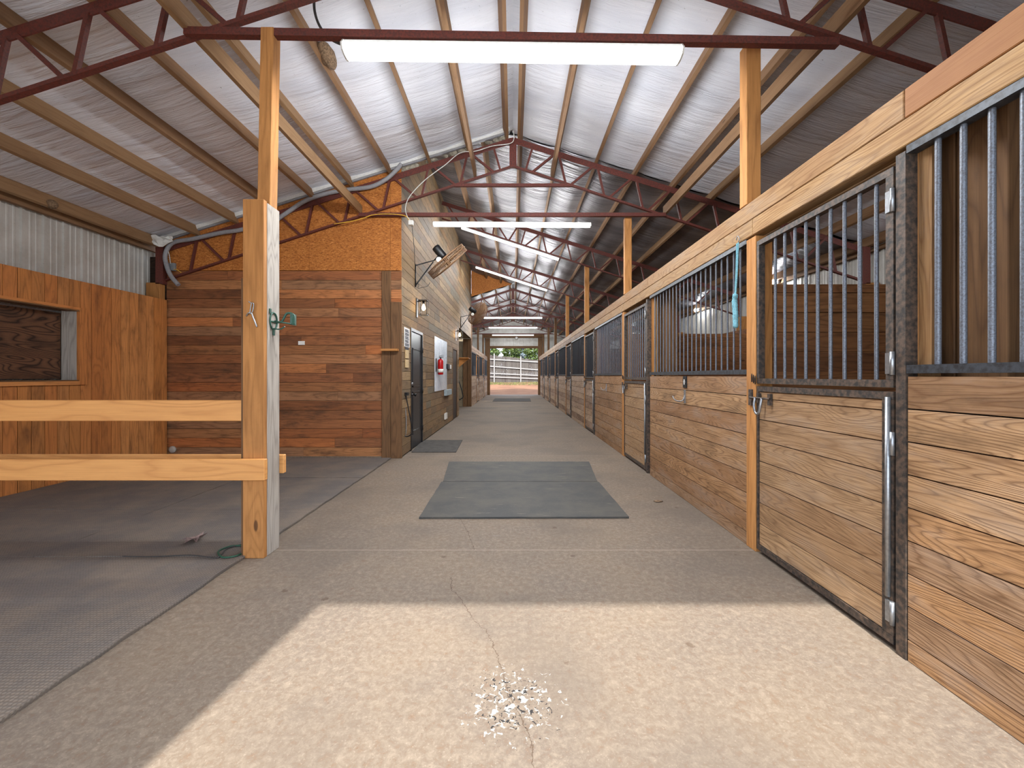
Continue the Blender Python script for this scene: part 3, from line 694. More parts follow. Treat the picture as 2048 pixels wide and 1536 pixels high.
# doors in the aisle wall
def slab_door(name, y0, y1, z1, mat, label, panels, parts=True):
    d = thing(name, label, 'door', (XW-.03, y0, 0)); d['kind'] = 'structure'
    mb = MB(); mb.box(XW-.055, XW-.012, y0+.04, y1-.04, .01, z1-.05, 2); mb.build('door_panel', mat, d, bevel=.003)
    mb = MB(); mb.box(XW-.06, XW+.006, y0, y0+.04, 0, z1, 2); mb.box(XW-.06, XW+.006, y1-.04, y1, 0, z1, 2); mb.box(XW-.06, XW+.006, y0+.04, y1-.04, z1-.05, z1, 1); mb.build('door_frame', 'black_metal' if parts else 'brown_timber', d)
    for (a, b, c, e) in panels:
        mb = MB()
        for q in ((a, b, c, c+.02), (a, b, e-.02, e), (a, a+.02, c, e), (b-.02, b, c, e)): mb.box(XW-.012, XW-.002, q[0], q[1], q[2], q[3], 2)
        mb.box(XW-.012, XW-.007, a+.04, b-.04, c+.04, e-.04, 2)
        mb.build('panel_moulding', mat, d)
    return d
D = slab_door('door_1', 7.19, 8.13, 2.14, 'door_black', 'black panelled tack room door', [(7.36, 7.96, 1.10, 1.80), (7.36, 7.96, .30, 1.02)])
mb = MB(); mb.lathe([(.028, 0), (.028, .008), (.012, .01), (.012, .04), (.026, .05), (.03, .065), (.022, .08), (.005, .085)], (XW-.012, 7.30, .97), (1, 0, 0), 14); mb.build('door_knob', 'black_metal', D)
mb = MB(); mb.lathe([(.03, 0), (.03, .012), (.022, .02), (.005, .022)], (XW-.012, 7.30, 1.16), (1, 0, 0), 14); mb.build('deadbolt', 'galv', D)
for z in (.3, 1.02, 1.8):
    mb = MB(); mb.tube([(XW+.01, 8.085, z-.05), (XW+.01, 8.085, z+.05)], .012, 8); mb.box(XW-.01, XW+.008, 8.05, 8.12, z-.05, z+.05); mb.build('hinge', 'black_metal', D)
slab_door('door_2', 12.2, 13.15, 2.15, 'dark_ply', 'plain brown door past the fire extinguisher', [], False)

# small things on the aisle wall
def wallY(u): return -XW*F/(U0-u)
def lantern(u, v, label):
    y = wallY(u); z = P(u, v, y).z
    t = thing('wall_lantern', label, 'lantern', (XW, y, z), 'cage wall lanterns')
    mb = MB(); mb.box(XW, XW+.015, y-.06, y+.06, z-.17, z+.17); mb.build('back_plate', 'black_metal', t)
    c = Vector((XW+.13, y, z))
    mb = MB()
    for a in (-.075, .075):
        for b in (-.075, .075): mb.bar(c+Vector((a, b, -.13)), c+Vector((a, b, .13)), .008, .008)
    for zz in (-.13, .13):
        for (p, q) in (((-.075, -.075), (.075, -.075)), ((.075, -.075), (.075, .075)), ((.075, .075), (-.075, .075)), ((-.075, .075), (-.075, -.075))):
            mb.bar(c+Vector((p[0], p[1], zz)), c+Vector((q[0], q[1], zz)), .008, .008)
    mb.box(c.x-.075, c.x+.075, c.y-.075, c.y+.075, c.z+.13, c.z+.14); mb.bar(c+Vector((-.13, 0, .12)), c+Vector((-.07, 0, .12)), .02, .02); mb.build('cage', 'black_metal', t)
    mb = MB(); mb.lathe([(.02, .13), (.02, .07)], c, (0, 0, 1), 10); mb.build('socket', 'black_metal', t)
    mb = MB(); mb.lathe([(.012, .07), (.02, .04), (.034, 0), (.032, -.02), (.018, -.04), (.003, -.048)], c, (0, 0, 1), 12); mb.build('bulb', 'bulb_warm', t)
    mb = MB(); mb.lathe([(.058, -.12), (.058, .12)], c, (0, 0, 1), 16); mb.build('glass_shade', 'lamp_glass', t)
lantern(833, 616, 'lit caged lantern above the black door')
lantern(911, 670, 'lit caged lantern above the plain brown door')

def wallbox(name, u0, u1, v0, v1, th, mat, label, cat, group=None, parent=None, off=0.0):
    ya, yb = wallY(u0), wallY(u1); ym = (ya+yb)/2; z1 = P(u0, v0, ym).z; z0 = P(u0, v1, ym).z
    mb = MB(); mb.box(XW+off, XW+off+th, ya, yb, z0, z1, 2)
    o = mb.build(name, mat, parent, bevel=.002 if th > .01 else 0)
    if label: tag(o, label, cat, group)
    return o, ya, yb, z0, z1
n, ya, yb, z0, z1 = wallbox('barn_notice', 808, 819, 656, 694, .004, 'paper', 'white printed notice beside the black door', 'notice')
mb = MB()
zz = z1-.03
for blk in range(6):
    for ln in range(3):
        mb.box(XW+.0045, XW+.0055, ya+.04+R.uniform(0, .02), yb-.04-R.uniform(0, .05), zz-.012, zz); zz -= .0165
    zz -= .008
n['_o'] = (0, 0, 0); mb.build('printed_text', 'print_ink', n)
wallbox('wood_plaque', 810, 816, 700, 717, .015, 'sticker', 'upper pale wooden plaque below the notice', 'plaque', 'pale plaques')
wallbox('wood_plaque', 810, 816, 719, 735.5, .015, 'sticker', 'lower pale wooden plaque below the notice', 'plaque', 'pale plaques')
wallbox('control_box', 892, 895.5, 728, 738, .06, 'black_plastic', 'small black box beside the ribbed panel', 'box')
wallbox('control_box', 895.8, 900, 729.5, 737.5, .04, 'white_plastic', 'small white box right of the black one', 'box')
wallbox('junction_box', 888, 898.5, 779, 790, .07, 'blue_grey_box', 'pale blue-grey electrical box under the ribbed panel', 'box')
wallbox('outlet_box', 888.5, 892.5, 826, 838, .03, 'white_plastic', 'white outlet cover low on the board wall', 'outlet')
# ribbed reflective panel
o = corrugated('ribbed_sheet', (XW+.003, 9.36, 0), (0, 1, 0), 1.72, .95, lambda u: 2.2, (1, 0, 0), 'galv_sheet', None, .115)
tag(o, 'shiny ribbed metal panel behind the fire extinguisher', 'panel')
# fire extinguisher
ye = 9.42
t = thing('fire_extinguisher', 'red fire extinguisher hung on the aisle wall', 'fire extinguisher', (XW+.09, ye, 1.33))
c = Vector((XW+.125, ye, 1.33))
mb = MB(); mb.lathe([(.05, 0), (.062, .01), (.062, .30), (.055, .335), (.03, .355), (.022, .36)], c, (0, 0, 1), 18); mb.build('cylinder', 'red_paint', t)
mb = MB(); mb.lathe([(.018, .355), (.018, .385)], c, (0, 0, 1), 10); mb.bar(c+Vector((-.04, 0, .395)), c+Vector((.07, 0, .40)), .02, .014); mb.bar(c+Vector((-.03, 0, .42)), c+Vector((.08, 0, .44)), .02, .008); mb.build('valve_handle', 'black_metal', t)
mb = MB(); mb.tube(spline([c+Vector((-.01, .02, .38)), c+Vector((0, .07, .37)), c+Vector((0, .085, .25)), c+Vector((0, .075, .08))]), .009, 8); mb.build('hose', 'black_plastic', t)
mb = MB(); mb.lathe([(.0628, .05), (.0628, .13)], c, (0, 0, 1), 18); mb.build('label_band', 'white_plastic', t)
mb = MB(); mb.box(XW, XW+.035, ye-.03, ye+.03, 1.40, 1.70); mb.build('wall_bracket', 'black_metal', t)

def tubepath(name, pts, r, mat, label, cat, smooth=True, n=8, parent=None, group=None):
    mb = MB(); mb.tube(spline(pts) if smooth else pts, r, n); o = mb.build(name, mat, parent)
    if label: tag(o, label, cat, group)
    return o
# fold-down saddle rack of bent wire by the corner
yk = 6.80
t = thing('saddle_rack', 'black wire saddle rack hanging low beside the black door', 'saddle rack', (XW, yk, 1.0))
pts = [P(807, 787, yk), P(807, 860, yk), P(809, 870, yk), P(815, 873, yk), P(823, 868, yk), P(825, 862, yk), P(812, 792, yk)]
tubepath('outer_hoop', pts, .009, 'black_metal', None, None, parent=t)
tubepath('inner_bar', [P(808, 790, yk+.05), P(812, 830, yk+.05), P(812, 865, yk+.05), P(809, 868, yk+.05)], .008, 'galv', None, None, parent=t)
mb = MB(); mb.box(XW, XW+.05, yk-.03, yk+.08, .98, 1.03); mb.build('wall_bracket', 'black_metal', t)
# second hook and hose in the open bay
tubepath('hose', [P(916, 757, 15.5), P(921, 772, 15.5), P(926, 792, 15.5), P(923, 797, 15.5), P(917, 797, 15.5), P(915.5, 770, 15.5)], .018, 'black_plastic', 'black hose looped on the wall of the open bay', 'hose')
mb = MB(); a = P(914.5, 718, 14.2); mb.prism([(XW-.2, 13.62, 1.58), (XW-.2, 14.9, 1.58), (XW+.24, 14.9, 1.86), (XW+.24, 14.86, 1.9), (XW-.2, 13.66, 1.9)], (0, 0, .03)) if False else mb.prism([(XW-.1, 13.65, 1.93), (XW+.34, 14.7, 1.93), (XW-.1, 14.7, 1.60)], (.0, .03, .03))
mb = MB(); mb.prism([(XW-.12, 13.66, 1.88), (XW+.3, 13.9, 1.88), (XW-.12, 13.66, 1.5)], (0, .03, 0)); mb.prism([(XW-.12, 13.66, 1.88), (XW+.3, 13.66, 1.88), (XW+.3, 14.3, 1.88), (XW-.12, 14.3, 1.88)], (0, 0, .03))
o = mb.build('corner_shelf', 'post_pine'); tag(o, 'wooden bracket shelf sticking out into the open bay', 'shelf')

# wall fans
def fan(c, nrm, rad, wy, wz, label, motor=True):
    c = Vector(c); nrm = Vector(nrm).normalized()
    t = thing('wall_fan', label, 'fan', c, 'caged wall fans')
    a = nrm.cross(Vector((0, 1, 0))).normalized(); b = nrm.cross(a)
    mb = MB(); D_ = .075
    for off, rr in ((-D_, rad*.97), (0, rad), (D_, rad*.97)):
        mb.tube([c+nrm*off+(a*math.cos(w)+b*math.sin(w))*rr for w in [2*PI*k/36 for k in range(36)]], .006, 5, closed=True)
    for side in (-1, 1):
        for k in range(1, 16):
            rr = rad*k/16; h = D_*(1+.35*(1-(k/16)**2))
            mb.tube([c+nrm*side*h+(a*math.cos(w)+b*math.sin(w))*rr for w in [2*PI*q/32 for q in range(28)]], .0032, 4, closed=True)
        for k in range(40):
            w = 2*PI*k/40; d = a*math.cos(w)+b*math.sin(w)
            mb.tube([c+nrm*side*D_*1.35, c+d*rad*.5+nrm*side*D_*1.26, c+d*rad*.97+nrm*side*D_], .0032, 4, caps=False)
    for k in range(90):
        w = 2*PI*k/90; d = a*math.cos(w)+b*math.sin(w); mb.tube([c+d*rad*.97-nrm*D_, c+d*rad*.97+nrm*D_], .004, 4, caps=False)
    mb.build('cage', 'fan_tan', t)
    for k in range(3):
        w = 2*PI*k/3+.5; d = a*math.cos(w)+b*math.sin(w); e = nrm.cross(d)
        mb = MB(); pts = []
        for (q, wd) in ((.12, .05), (.35, .13), (.7, .19), (.9, .17)): pts.append((q*rad/1.0, wd*rad/.45))
        top = [c+d*q+e*wd+nrm*.03 for q, wd in pts]; bot = [c+d*q-e*wd-nrm*.03 for q, wd in pts][::-1]
        mb.prism(top+bot, nrm*.006); mb.build('blade', 'fan_tan', t)
    back = c-nrm*.10
    mb = MB(); mb.lathe([(.02, 0), (.075, .01), (.08, .03), (.08, .22), (.07, .25), (.02, .26)], back, -nrm, 16); mb.build('motor', 'black_plastic', t)
    mb = MB(); mb.lathe([(.05, -.12), (.05, .1)], c, nrm, 12); mb.build('hub', 'fan_tan', t)
    pl = back-nrm*.08-Vector((0, .085, 0))+Vector((-.03, 0, -.13))
    mb = MB(); mb.ball(pl, .055, .006, .05, 14, 8); mb.build('rating_plate', 'white_plastic', t)
    br = thing('fan_bracket', '', '', c); del br['label']; del br['category']; br.parent = t; br.location = (0, 0, 0)
    j = back-nrm*.12+Vector((-.10, -.02, -.16)); w0 = Vector((XW+.01, wy, wz)); w1 = Vector((XW+.01, wy, wz-.36))
    mb = MB(); mb.tube([w0, j], .011, 6); mb.tube([w1, j+Vector((-.02, 0, -.03))], .012, 6); mb.tube([w0+Vector((0, 0, .02)), w1-Vector((0, 0, .03))], .012, 6); mb.tube([j, back-nrm*.1], .012, 6)
    bpy.data.objects.remove(br); mb.build('wall_bracket', 'black_metal', t)
fan(P(895, 523, 8.0), (.62, .28, -.72), .44, wallY(830), P(830, 531, wallY(830)).z, 'large caged fan on a bracket, seen nearly edge-on, nearer one')
fan(P(955, 627, 14.4), (.70, .62, -.42), .42, wallY(921), P(921, 634, wallY(921)).z, 'large caged fan on a bracket at the far end of the tall wall')
tubepath('fan_cable', [P(829, 572, 7.6), P(832, 566, 7.6), P(838, 570, 7.6), P(836, 576, 7.6), P(845, 575, 7.6), P(855, 572, 7.6), P(860, 565, 7.6)], .004, 'dark_cable', 'thin looped cord under the nearer fan bracket', 'cord')
for nm, u, v, Y in (('second', 0, 0, 0),): pass

# ------------------------------------------------------------------ lights
def tube_light(p, q, label, drop=0.0, s=1.0, glow='tube_glow_far'):
    p, q = Vector(p), Vector(q); d = (q-p); L = d.length; dn = d.normalized(); side = dn.cross(Vector((0, 0, 1))).normalized(); up = side.cross(dn)
    t = thing('tube_light', label, 'tube light', (p+q)/2, 'eight foot tube lights')
    def ext(poly, name, mat, a=p, L_=L):
        mb = MB(); mb.prism([a+side*x*s+up*y*s for x, y in poly], dn*L_); mb.build(name, mat, t)
    ext([(-.038, 0), (.038, 0), (.04, -.0255), (-.04, -.0255)], 'housing', 'white_metal')
    ext([(-.04, -.026), (.04, -.026), (.078, -.05), (.06, -.085), (.02, -.098), (-.02, -.098), (-.06, -.085), (-.078, -.05)], 'diffuser', glow, p+dn*.012, L-.024)
    cap = [(-.042, -.0), (.042, -.0), (.08, -.05), (.062, -.088), (.02, -.1), (-.02, -.1), (-.062, -.088), (-.08, -.05)]
    ext(cap, 'end_cap', 'white_metal', p-dn*.004, .012); ext(cap, 'end_cap', 'white_metal', q-dn*.008, .012)
    for sg in (-1, 1):                       # the lamps' own light leaves both flanks of the wrap-around diffuser
        ld = bpy.data.lights.new('tube_lamp', 'AREA'); ld.shape = 'RECTANGLE'; ld.size = L*.96; ld.size_y = .036*s
        ld.energy = (TUBE if glow == 'tube_glow' else TUBE_FAR)*.62; ld.color = (0.95, 0.975, 1.0)
        lo = bpy.data.objects.new('tube_lamp', ld); C.objects.link(lo)
        out = (side*sg*math.sin(math.radians(62))-up*math.cos(math.radians(62))).normalized()
        pos = (p+q)/2+side*sg*.072*s-up*.069*s
        zax = -out; xax = dn; yax = zax.cross(xax)
        lo.matrix_world = Matrix.Translation(pos) @ Matrix((xax, yax, zax)).transposed().to_4x4()
        lo.parent = t; lo.matrix_parent_inverse = Matrix.Translation(-(p+q)/2)
    if drop:
        for f in (.15, .85):
            mb = MB(); a = p+d*f; mb.tube([a, a+Vector((0, 0, drop))], .004, 5); mb.build('hanger', 'galv', t)
Y = T_Y[0]-.03
tube_light(P(690, 87, Y), P(1360, 96, Y), 'bright tube light nearest the camera, under the first red tie', glow='tube_glow')
Y = T_Y[1]-.03
tube_light(P(867, 444, Y), P(1181, 446, Y), 'level tube light in front of the strand board wall', s=.72)
tube_light((-1.26, T_Y[2], ZB+SB*1.26-.03), (1.14, T_Y[2], ZB-SB*1.14-.03), 'sloping tube light, nearer of the two', s=.7)
tube_light((-1.24, T_Y[3], ZB+SB*1.24-.03), (1.16, T_Y[3], ZB-SB*1.16-.03), 'sloping tube light, farther of the two', s=.7)
for Y, v, lb in ((T_Y[4], 634, 'level tube light below the far small fan, first of the far three'), (T_Y[5], 654, 'middle one of the three far level tube lights'), (T_Y[6], 669, 'level tube light closest to the far doorway')):
    z = P(0, v, Y).z; tube_light((-1.25, Y-.03, z), (1.25, Y-.03, z), lb, drop=3.82-z if z < 3.78 else 0, s=.8)
mb = MB(); mb.ball(P(1033, 676, YE-.25), .10); o = mb.build('globe_lamp', 'white_plastic'); tag(o, 'small white globe lamp above the far doorway', 'lamp')
mb = MB(); mb.bar(P(1033, 676, YE-.2), P(1033, 676, YE-.12), .05, .05); mb.build('lamp_base', 'white_plastic', o)
# bare socket lamps on the eave beams
def socket_lamp(x, y, z, lit, label):
    sx = 1 if x < 0 else -1
    t = thing('socket_lamp', label, 'lamp', (x, y, z), 'bare socket lamps on the eave beams')
    mb = MB(); mb.lathe([(.055, 0), (.06, .02), (.05, .05), (.03, .06)], (x, y, z), (sx, 0, -.3), 14); mb.build('socket', 'black_plastic' if not lit else 'grey_pvc', t)
    mb = MB(); c = Vector((x, y, z))+Vector((sx, 0, -.3)).normalized()*.11; mb.ball(c, .055, .055, .055, 14, 10); mb.build('bulb', 'bulb_cool' if lit else 'nest_mud', t)
    mb = MB(); mb.tube(spline([(x-.01*sx, y, z), (x-.02*sx, y+.5, z+.03), (x-.02*sx, y+1.6, z-.0)]), .006, 5); mb.build('cable', 'white_cable', t)
socket_lamp(-5.66, 5.0, 3.40, False, 'dusty unlit socket lamp on the left eave beam')
for k, Y in enumerate((5.08, 8.86, 12.6, 16.3, 20.0)):
    socket_lamp(5.66, Y, 3.33, True, f'lit bulb under the right eave beam, {ords[k]} from the camera')

# ------------------------------------------------------------------ aisle post, rails
t = thing('aisle_post', 'stout timber post between pen and aisle, orange front and weathered grey side', 'post', (-1.85, 3.0, 0))
mb = MB(); mb.box(-1.925, -1.775, 2.955, 2.995, 0, 2.56, 2, .3); mb.build('front_plank', 'post_pine', t, bevel=.003)
mb = MB(); mb.box(-1.915, -1.772, 2.998, 3.15, 0, 2.55, 2); mb.build('grey_timber', 'grey_timber', t, bevel=.004)
mb = MB(); mb.box(-1.945, -1.927, 2.97, 3.15, 0, 2.0, 2); mb.build('side_strip', 'brown_timber', t)
mb = MB(); mb.obox((-1.875, 3.04, 2.55), (.095, 0, 0), (0, .095, 0), (.025, 0, 1.31), 2, .9); mb.build('upper_timber', 'post_pine', t, bevel=.004)
mb = MB(); mb.box(-5.45, -1.93, 2.99, 3.03, .975, 1.125, 0); o = mb.build('pen_rail', 'rail_pine', bevel=.004); tag(o, 'upper orange pine rail across the pen', 'rail', 'pine rails of the pen')
mb = MB(); mb.box(-5.45, -1.745, 2.912, 2.952, .565, .714, 0); o = mb.build('pen_rail', 'rail_pine', bevel=.004); tag(o, 'lower front pine rail nailed across the post face', 'rail', 'pine rails of the pen')
mb = MB(); mb.box(-5.45, -1.745, 3.155, 3.195, .56, .70, 0); o = mb.build('pen_rail', 'rail_pine', bevel=.004); tag(o, 'lower rear pine rail behind the post', 'rail', 'pine rails of the pen')
# bucket hook and bridle bracket on the post
Y = 2.94
t = thing('tie_snap', 'silver snap hook on the orange post face', 'hook', P(503, 625, Y))
tubepath('hook_loop', [P(497, 603, Y), P(502, 606, Y), P(507, 607, Y), P(507, 615, Y), P(504, 625, Y), P(500, 626, Y), P(502, 612, Y), P(503, 606, Y)], .0035, 'galv', None, None, parent=t)
tubepath('eye_plate', [P(493, 632, Y+.012), P(497, 626, Y), P(503, 627, Y), P(506, 634, Y), P(514, 654, Y+.005)], .005, 'galv', None, None, parent=t)
t = thing('bridle_bracket', 'green metal bridle bracket on the grey side of the post', 'bracket', (-1.772, 3.07, 1.7))
X0 = -1.768
mb = MB(); mb.tube([(X0, 3.065+.045*math.cos(w), 1.705+.062*math.sin(w)) for w in [2*PI*k/20 for k in range(20)]], .007, 6, closed=True); mb.tube([(X0, 3.02, 1.70), (X0, 3.11, 1.70)], .007, 6)
mb.box(X0-.002, X0+.006, 3.055, 3.075, 1.60, 1.65); mb.box(X0-.002, X0+.006, 3.01, 3.03, 1.755, 1.79); mb.build('wall_ring', 'green_paint', t)
mb = MB(); mb.tube(spline([(X0, 3.06, 1.70), (X0+.06, 3.06, 1.70), (X0+.10, 3.06, 1.76), (X0+.15, 3.06, 1.75), (X0+.155, 3.06, 1.68)]), .008, 6); mb.tube([(X0+.03, 3.03, 1.70), (X0+.15, 3.03, 1.68)], .006, 6); mb.box(X0+.14, X0+.155, 3.03, 3.09, 1.675, 1.755)
mb.tube(spline([(X0, 3.06, 1.65), (X0+.05, 3.06, 1.645), (X0+.085, 3.06, 1.665)]), .005, 6); mb.build('hook_arm', 'green_paint', t)

# ------------------------------------------------------------------ floor mats
def mat_obj(poly, th, mat, label, group, nub=0.0):
    mb = MB(); pts = []
    n = len(poly)
    for i in range(n):
        a, b = Vector(poly[i]), Vector(poly[(i+1) % n]); L = (b-a).length; k = max(1, int(L/.12)); pr = Vector((-(b-a).y, (b-a).x)).normalized()
        for j in range(k): pts.append(a+(b-a)*j/k+pr*(R.uniform(-nub, nub) if j else 0))
    mb.prism([(p.x, p.y, .001) for p in pts], (0, 0, th), ua=(1, 0, 0), va=(0, 1, 0)); o = mb.build('rubber_mat', mat); tag(o, label, 'mat', group); return o
def FP(u, v): s = H/(v-V0); return ((u-U0)*s, F*s)
mat_obj([FP(838, 1038), FP(1258, 1037), FP(1197, 966), FP(883, 966)], .016, 'aisle_rubber', 'grey rubber mat in the aisle, nearer of the pair', 'aisle mats', .003)
mat_obj([FP(886, 965), FP(1195, 965), FP(1178, 925), FP(898, 925)], .014, 'aisle_rubber', 'grey rubber mat in the aisle, farther of the pair', 'aisle mats', .003)
mat_obj([FP(823, 905), FP(912, 905), FP(925, 881), FP(845, 881)], .012, 'dust_mat', 'thin doormat in front of the black door', 'mats')
mat_obj([FP(985, 803), FP(1062, 803), FP(1060, 797), FP(990, 797)], .012, 'dust_mat', 'small mat near the far doorway', 'mats')
xm = [-5.42, -3.40, -1.905]; ym = [-.3, 1.15, 2.94, 3.98, 5.22, 6.50]
rown = ['right behind the camera line', 'in the foreground', 'just past the rails', 'in the middle of the pen', 'against the plank wall']
for i in range(2):
    for j in range(5):
        y0, y1 = ym[j]+.004, ym[j+1]-.004
        if j == 1 and i == 0: continue
        x0, x1 = (xm[i]+.004, xm[i+1]-.004)
        if j == 1: x0 = xm[0]
        if j == 0: continue
        mat_obj([(x0, y0), (x1, y0), (x1, y1), (x0, y1)], .018+.002*((i+j) % 2), 'pen_rubber', f'black rubber pen mat {rown[j]}' + ('' if j == 1 else (', left column' if i == 0 else ', right column')), 'pen mats', .006)
mat_obj([(xm[0], -.35), (xm[2], -.35), (xm[2], 1.14), (xm[0], 1.14)], .018, 'pen_rubber', 'black rubber pen mat filling the lower left corner', 'pen mats', .006)
# leaf, cord
mb = MB(); c = Vector(FP(388, 1088)+(0,)); c.z = .03
lp = [(0, -.05), (.02, -.02), (.05, -.03), (.035, 0), (.055, .03), (.02, .025), (0, .055), (-.02, .025), (-.055, .02), (-.03, 0), (-.045, -.03), (-.018, -.02)]
mb.v.append(c+Vector((0, 0, .012)))
for x, y in lp: mb.v.append(c+Vector((x*1.25, y*1.9, R.uniform(0, .04))))
for k in range(12): mb.face([0, 1+k, 1+(k+1) % 12], [(0, 0)]*3)
o = mb.build('dry_leaf', 'leaf_brown', normals=False); tag(o, 'curled dry leaf on the pen mat', 'leaf')
md = o.modifiers.new('s', 'SOLIDIFY'); md.thickness = .001
def fl(u, v, z=.027): a = FP(u, v); return (a[0], a[1], z)
tubepath('garden_wire', [fl(487, 1098), fl(460, 1100), fl(437, 1110), fl(445, 1122), fl(470, 1120), fl(488, 1112)], .006, 'green_cord', 'green cord looped at the foot of the aisle post', 'cord')
tubepath('garden_wire', [fl(487, 1095), fl(455, 1104), fl(442, 1118), fl(430, 1123), fl(380, 1118), fl(300, 1121), fl(245, 1120)], .004, 'dark_cable', 'dark cord trailing left along the mat seam', 'cord').name = 'ground_wire'
mb = MB(); mb.ball(fl(1315, 1003, .006), .05, .035, .006, 9, 5, .35); o = mb.build('dirt_clump', 'nest_mud'); tag(o, 'small brown clump on the concrete right of the mats', 'dirt clump')

# ------------------------------------------------------------------ cables and conduits near truss 2
Y = 6.50
tubepath('plastic_conduit', [P(u, v, Y) for u, v in ((357, 570), (342, 552), (333, 530), (331, 508), (345, 486), (385, 478), (440, 466), (480, 460), (540, 446), (570, 428), (610, 402), (650, 388), (690, 380), (740, 374), (770, 360), (790, 343), (803, 328))], .032, 'grey_pvc', 'thick grey flexible conduit along the strand board wall', 'conduit', n=10)
Y = 6.45
tubepath('white_cable', [P(u, v, Y) for u, v in ((1027, 262), (1024, 285), (985, 292), (952, 302), (920, 306), (890, 330), (850, 360), (820, 392), (811, 415), (814, 432), (820, 440))], .007, 'white_cable', 'thin white cable swooping from the ridge to a junction box', 'cable')
mb = MB(); a = P(822, 446, Y); mb.box(a.x-.035, a.x+.035, Y-.03, Y+.03, a.z-.035, a.z+.035); o = mb.build('junction_box', 'white_plastic', bevel=.003); tag(o, 'small white junction box at the end of the white cable', 'box')
tubepath('hanging_wire', [P(824, 452, 6.9), P(827, 480, 7.1), P(829, 505, 7.3), P(830, 531, wallY(830))], .005, 'dark_cable', 'dark cord hanging from the junction box to the fan bracket', 'cord')
tubepath('yellow_cable', [P(u, v, Y) for u, v in ((668, 448), (700, 443), (725, 437), (745, 430), (775, 428), (808, 431), (818, 440))], .007, 'yellow_cord', 'yellow cord along the red tie', 'cord')
t = thing('junction_box', 'grey junction box with wires in the left corner', 'box', P(343, 534, 6.56))
mb = MB(); a = P(343, 534, 6.56); mb.box(a.x-.06, a.x+.06, 6.54, 6.583, a.z-.06, a.z+.06); mb.build('case', 'grey_box', t, bevel=.003)
tubepath('wire', [P(341, 527, 6.5), P(338, 508, 6.5), P(333, 495, 6.5)], .006, 'white_cable', None, None, parent=t); tubepath('wire', [P(348, 538, 6.5), P(355, 540, 6.5), P(362, 545, 6.5)], .006, 'yellow_cord', None, None, parent=t)
tubepath('dark_conduit', [P(628, -8, 3.6), P(629, 20, 3.55), P(636, 45, 3.5), P(650, 68, 3.4), P(668, 82, 3.2), P(691, 91, 3.08)], .011, 'dark_cable', 'ribbed dark conduit feeding the nearest tube light', 'conduit')
mb = MB(); mb.ball(P(655, 112, 4.2), .075, .15, .09, 16, 12, .08); o = mb.build('mud_nest', 'nest_mud'); tag(o, 'brown mud nest stuck to a purlin left of the tube light', 'nest')
mb = MB(); a = P(603, 686, YA-.06); mb.box(a.x-.05, a.x+.05, YA-.066, YA-.052, a.z-.03, a.z+.03); o = mb.build('wall_plate', 'white_plastic'); tag(o, 'small white plate on the plank wall right of the post', 'wall plate')
mb = MB(); a = P(345, 899, YA-.06); mb.lathe([(.055, 0), (.055, .02), (.04, .03), (.01, .03)], (a.x, YA-.05, a.z), (0, -1, 0), 16); o = mb.build('pipe_plug', 'grey_timber'); tag(o, 'round pale cap low on the plank wall corner', 'cap')
mb = MB(); rows = []
for a in range(7):
    for b in range(5):
        f = a/6; g = b/4; p = P(303+42*f, 470+4*f+g*(24-22*abs(f-.35)*1.2), 6.40)
        mb.v.append(p+Vector((R.uniform(-.012, .012), R.uniform(-.03, .03), R.uniform(-.012, .012))))
for a in range(6):
    for b in range(4): k = a*5+b; mb.face([k, k+1, k+6, k+5], [(0, 0)]*4)
o = mb.build('torn_insulation', 'white_metal', normals=False); tag(o, 'torn white insulation flap in the left eave corner', 'insulation flap')
md = o.modifiers.new('s', 'SOLIDIFY'); md.thickness = .006
mb = MB()
for q in range(22):
    t_ = R.random(); x = -2.2+2.1*t_; z = ZC+SL*x-.11
    mb.ball((x, YA-.02, z), R.uniform(.03, .08), .03, R.uniform(.02, .05), 7, 5, .3)
o = mb.build('torn_insulation', 'insul_torn'); tag(o, 'crumpled torn insulation along the top of the strand board', 'insulation flap', kind='stuff')

# ------------------------------------------------------------------ stall fronts, right side
def stall_unit(k0, dirx, X0, wood_mat, door_mat):
    """returns builder lambdas working in world coordinates for one stall; dirx=+1 stalls lie to +x"""
    pass
BP = .1505
def panel(Y0, Y1, X, sx, mat, label, group, rb=.0075, bp=.1, bm='bar_steel'):
    t = thing('stall_divider', label, 'stall panel', (X, Y0, 0), group)
    mb = MB(); board_wall(mb, (X, 0, 0), (0, 1, 0), (0, 0, 1), (sx, 0, 0), Y0, Y1, 0.0, 1.305, .15, .035, (9, 9), first=.10, gap=.006, jit=.006)
    mb.build('board_panel', mat, t)
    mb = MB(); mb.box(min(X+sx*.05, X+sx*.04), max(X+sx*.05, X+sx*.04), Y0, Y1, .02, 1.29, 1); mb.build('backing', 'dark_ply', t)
    def ang(z0, z1):
        q = MB(); a, b = X-sx*.006, X+sx*.045; q.box(min(a, b), max(a, b), Y0, Y1, z0, z1, 1); return q
    ang(1.312, 1.35).build('steel_sill', 'black_steel', t); ang(2.315, 2.35).build('steel_header', 'black_steel', t)
    n = int((Y1-Y0-.08)/bp); off = (Y1-Y0-(n-1)*bp)/2
    for i in range(n):
        y = Y0+off+i*bp; xx = X+sx*.02
        mb = MB(); mb.tube([(xx, y, 1.345), (xx, y, 2.32)], rb, 8, caps=False); mb.build('bar', 'bar_shaded' if mat == 'far_pine_glare' else 'bar_steel', t)
    for (a, b) in ((Y0, Y0+.05), (Y1-.06, Y1)):
        mb = MB(); p, q = X+sx*.05, X+sx*.09; mb.box(min(p, q), max(p, q), a, b, 1.30, 2.34, 2); mb.build('side_stile', 'beam_pine', t)
    return t
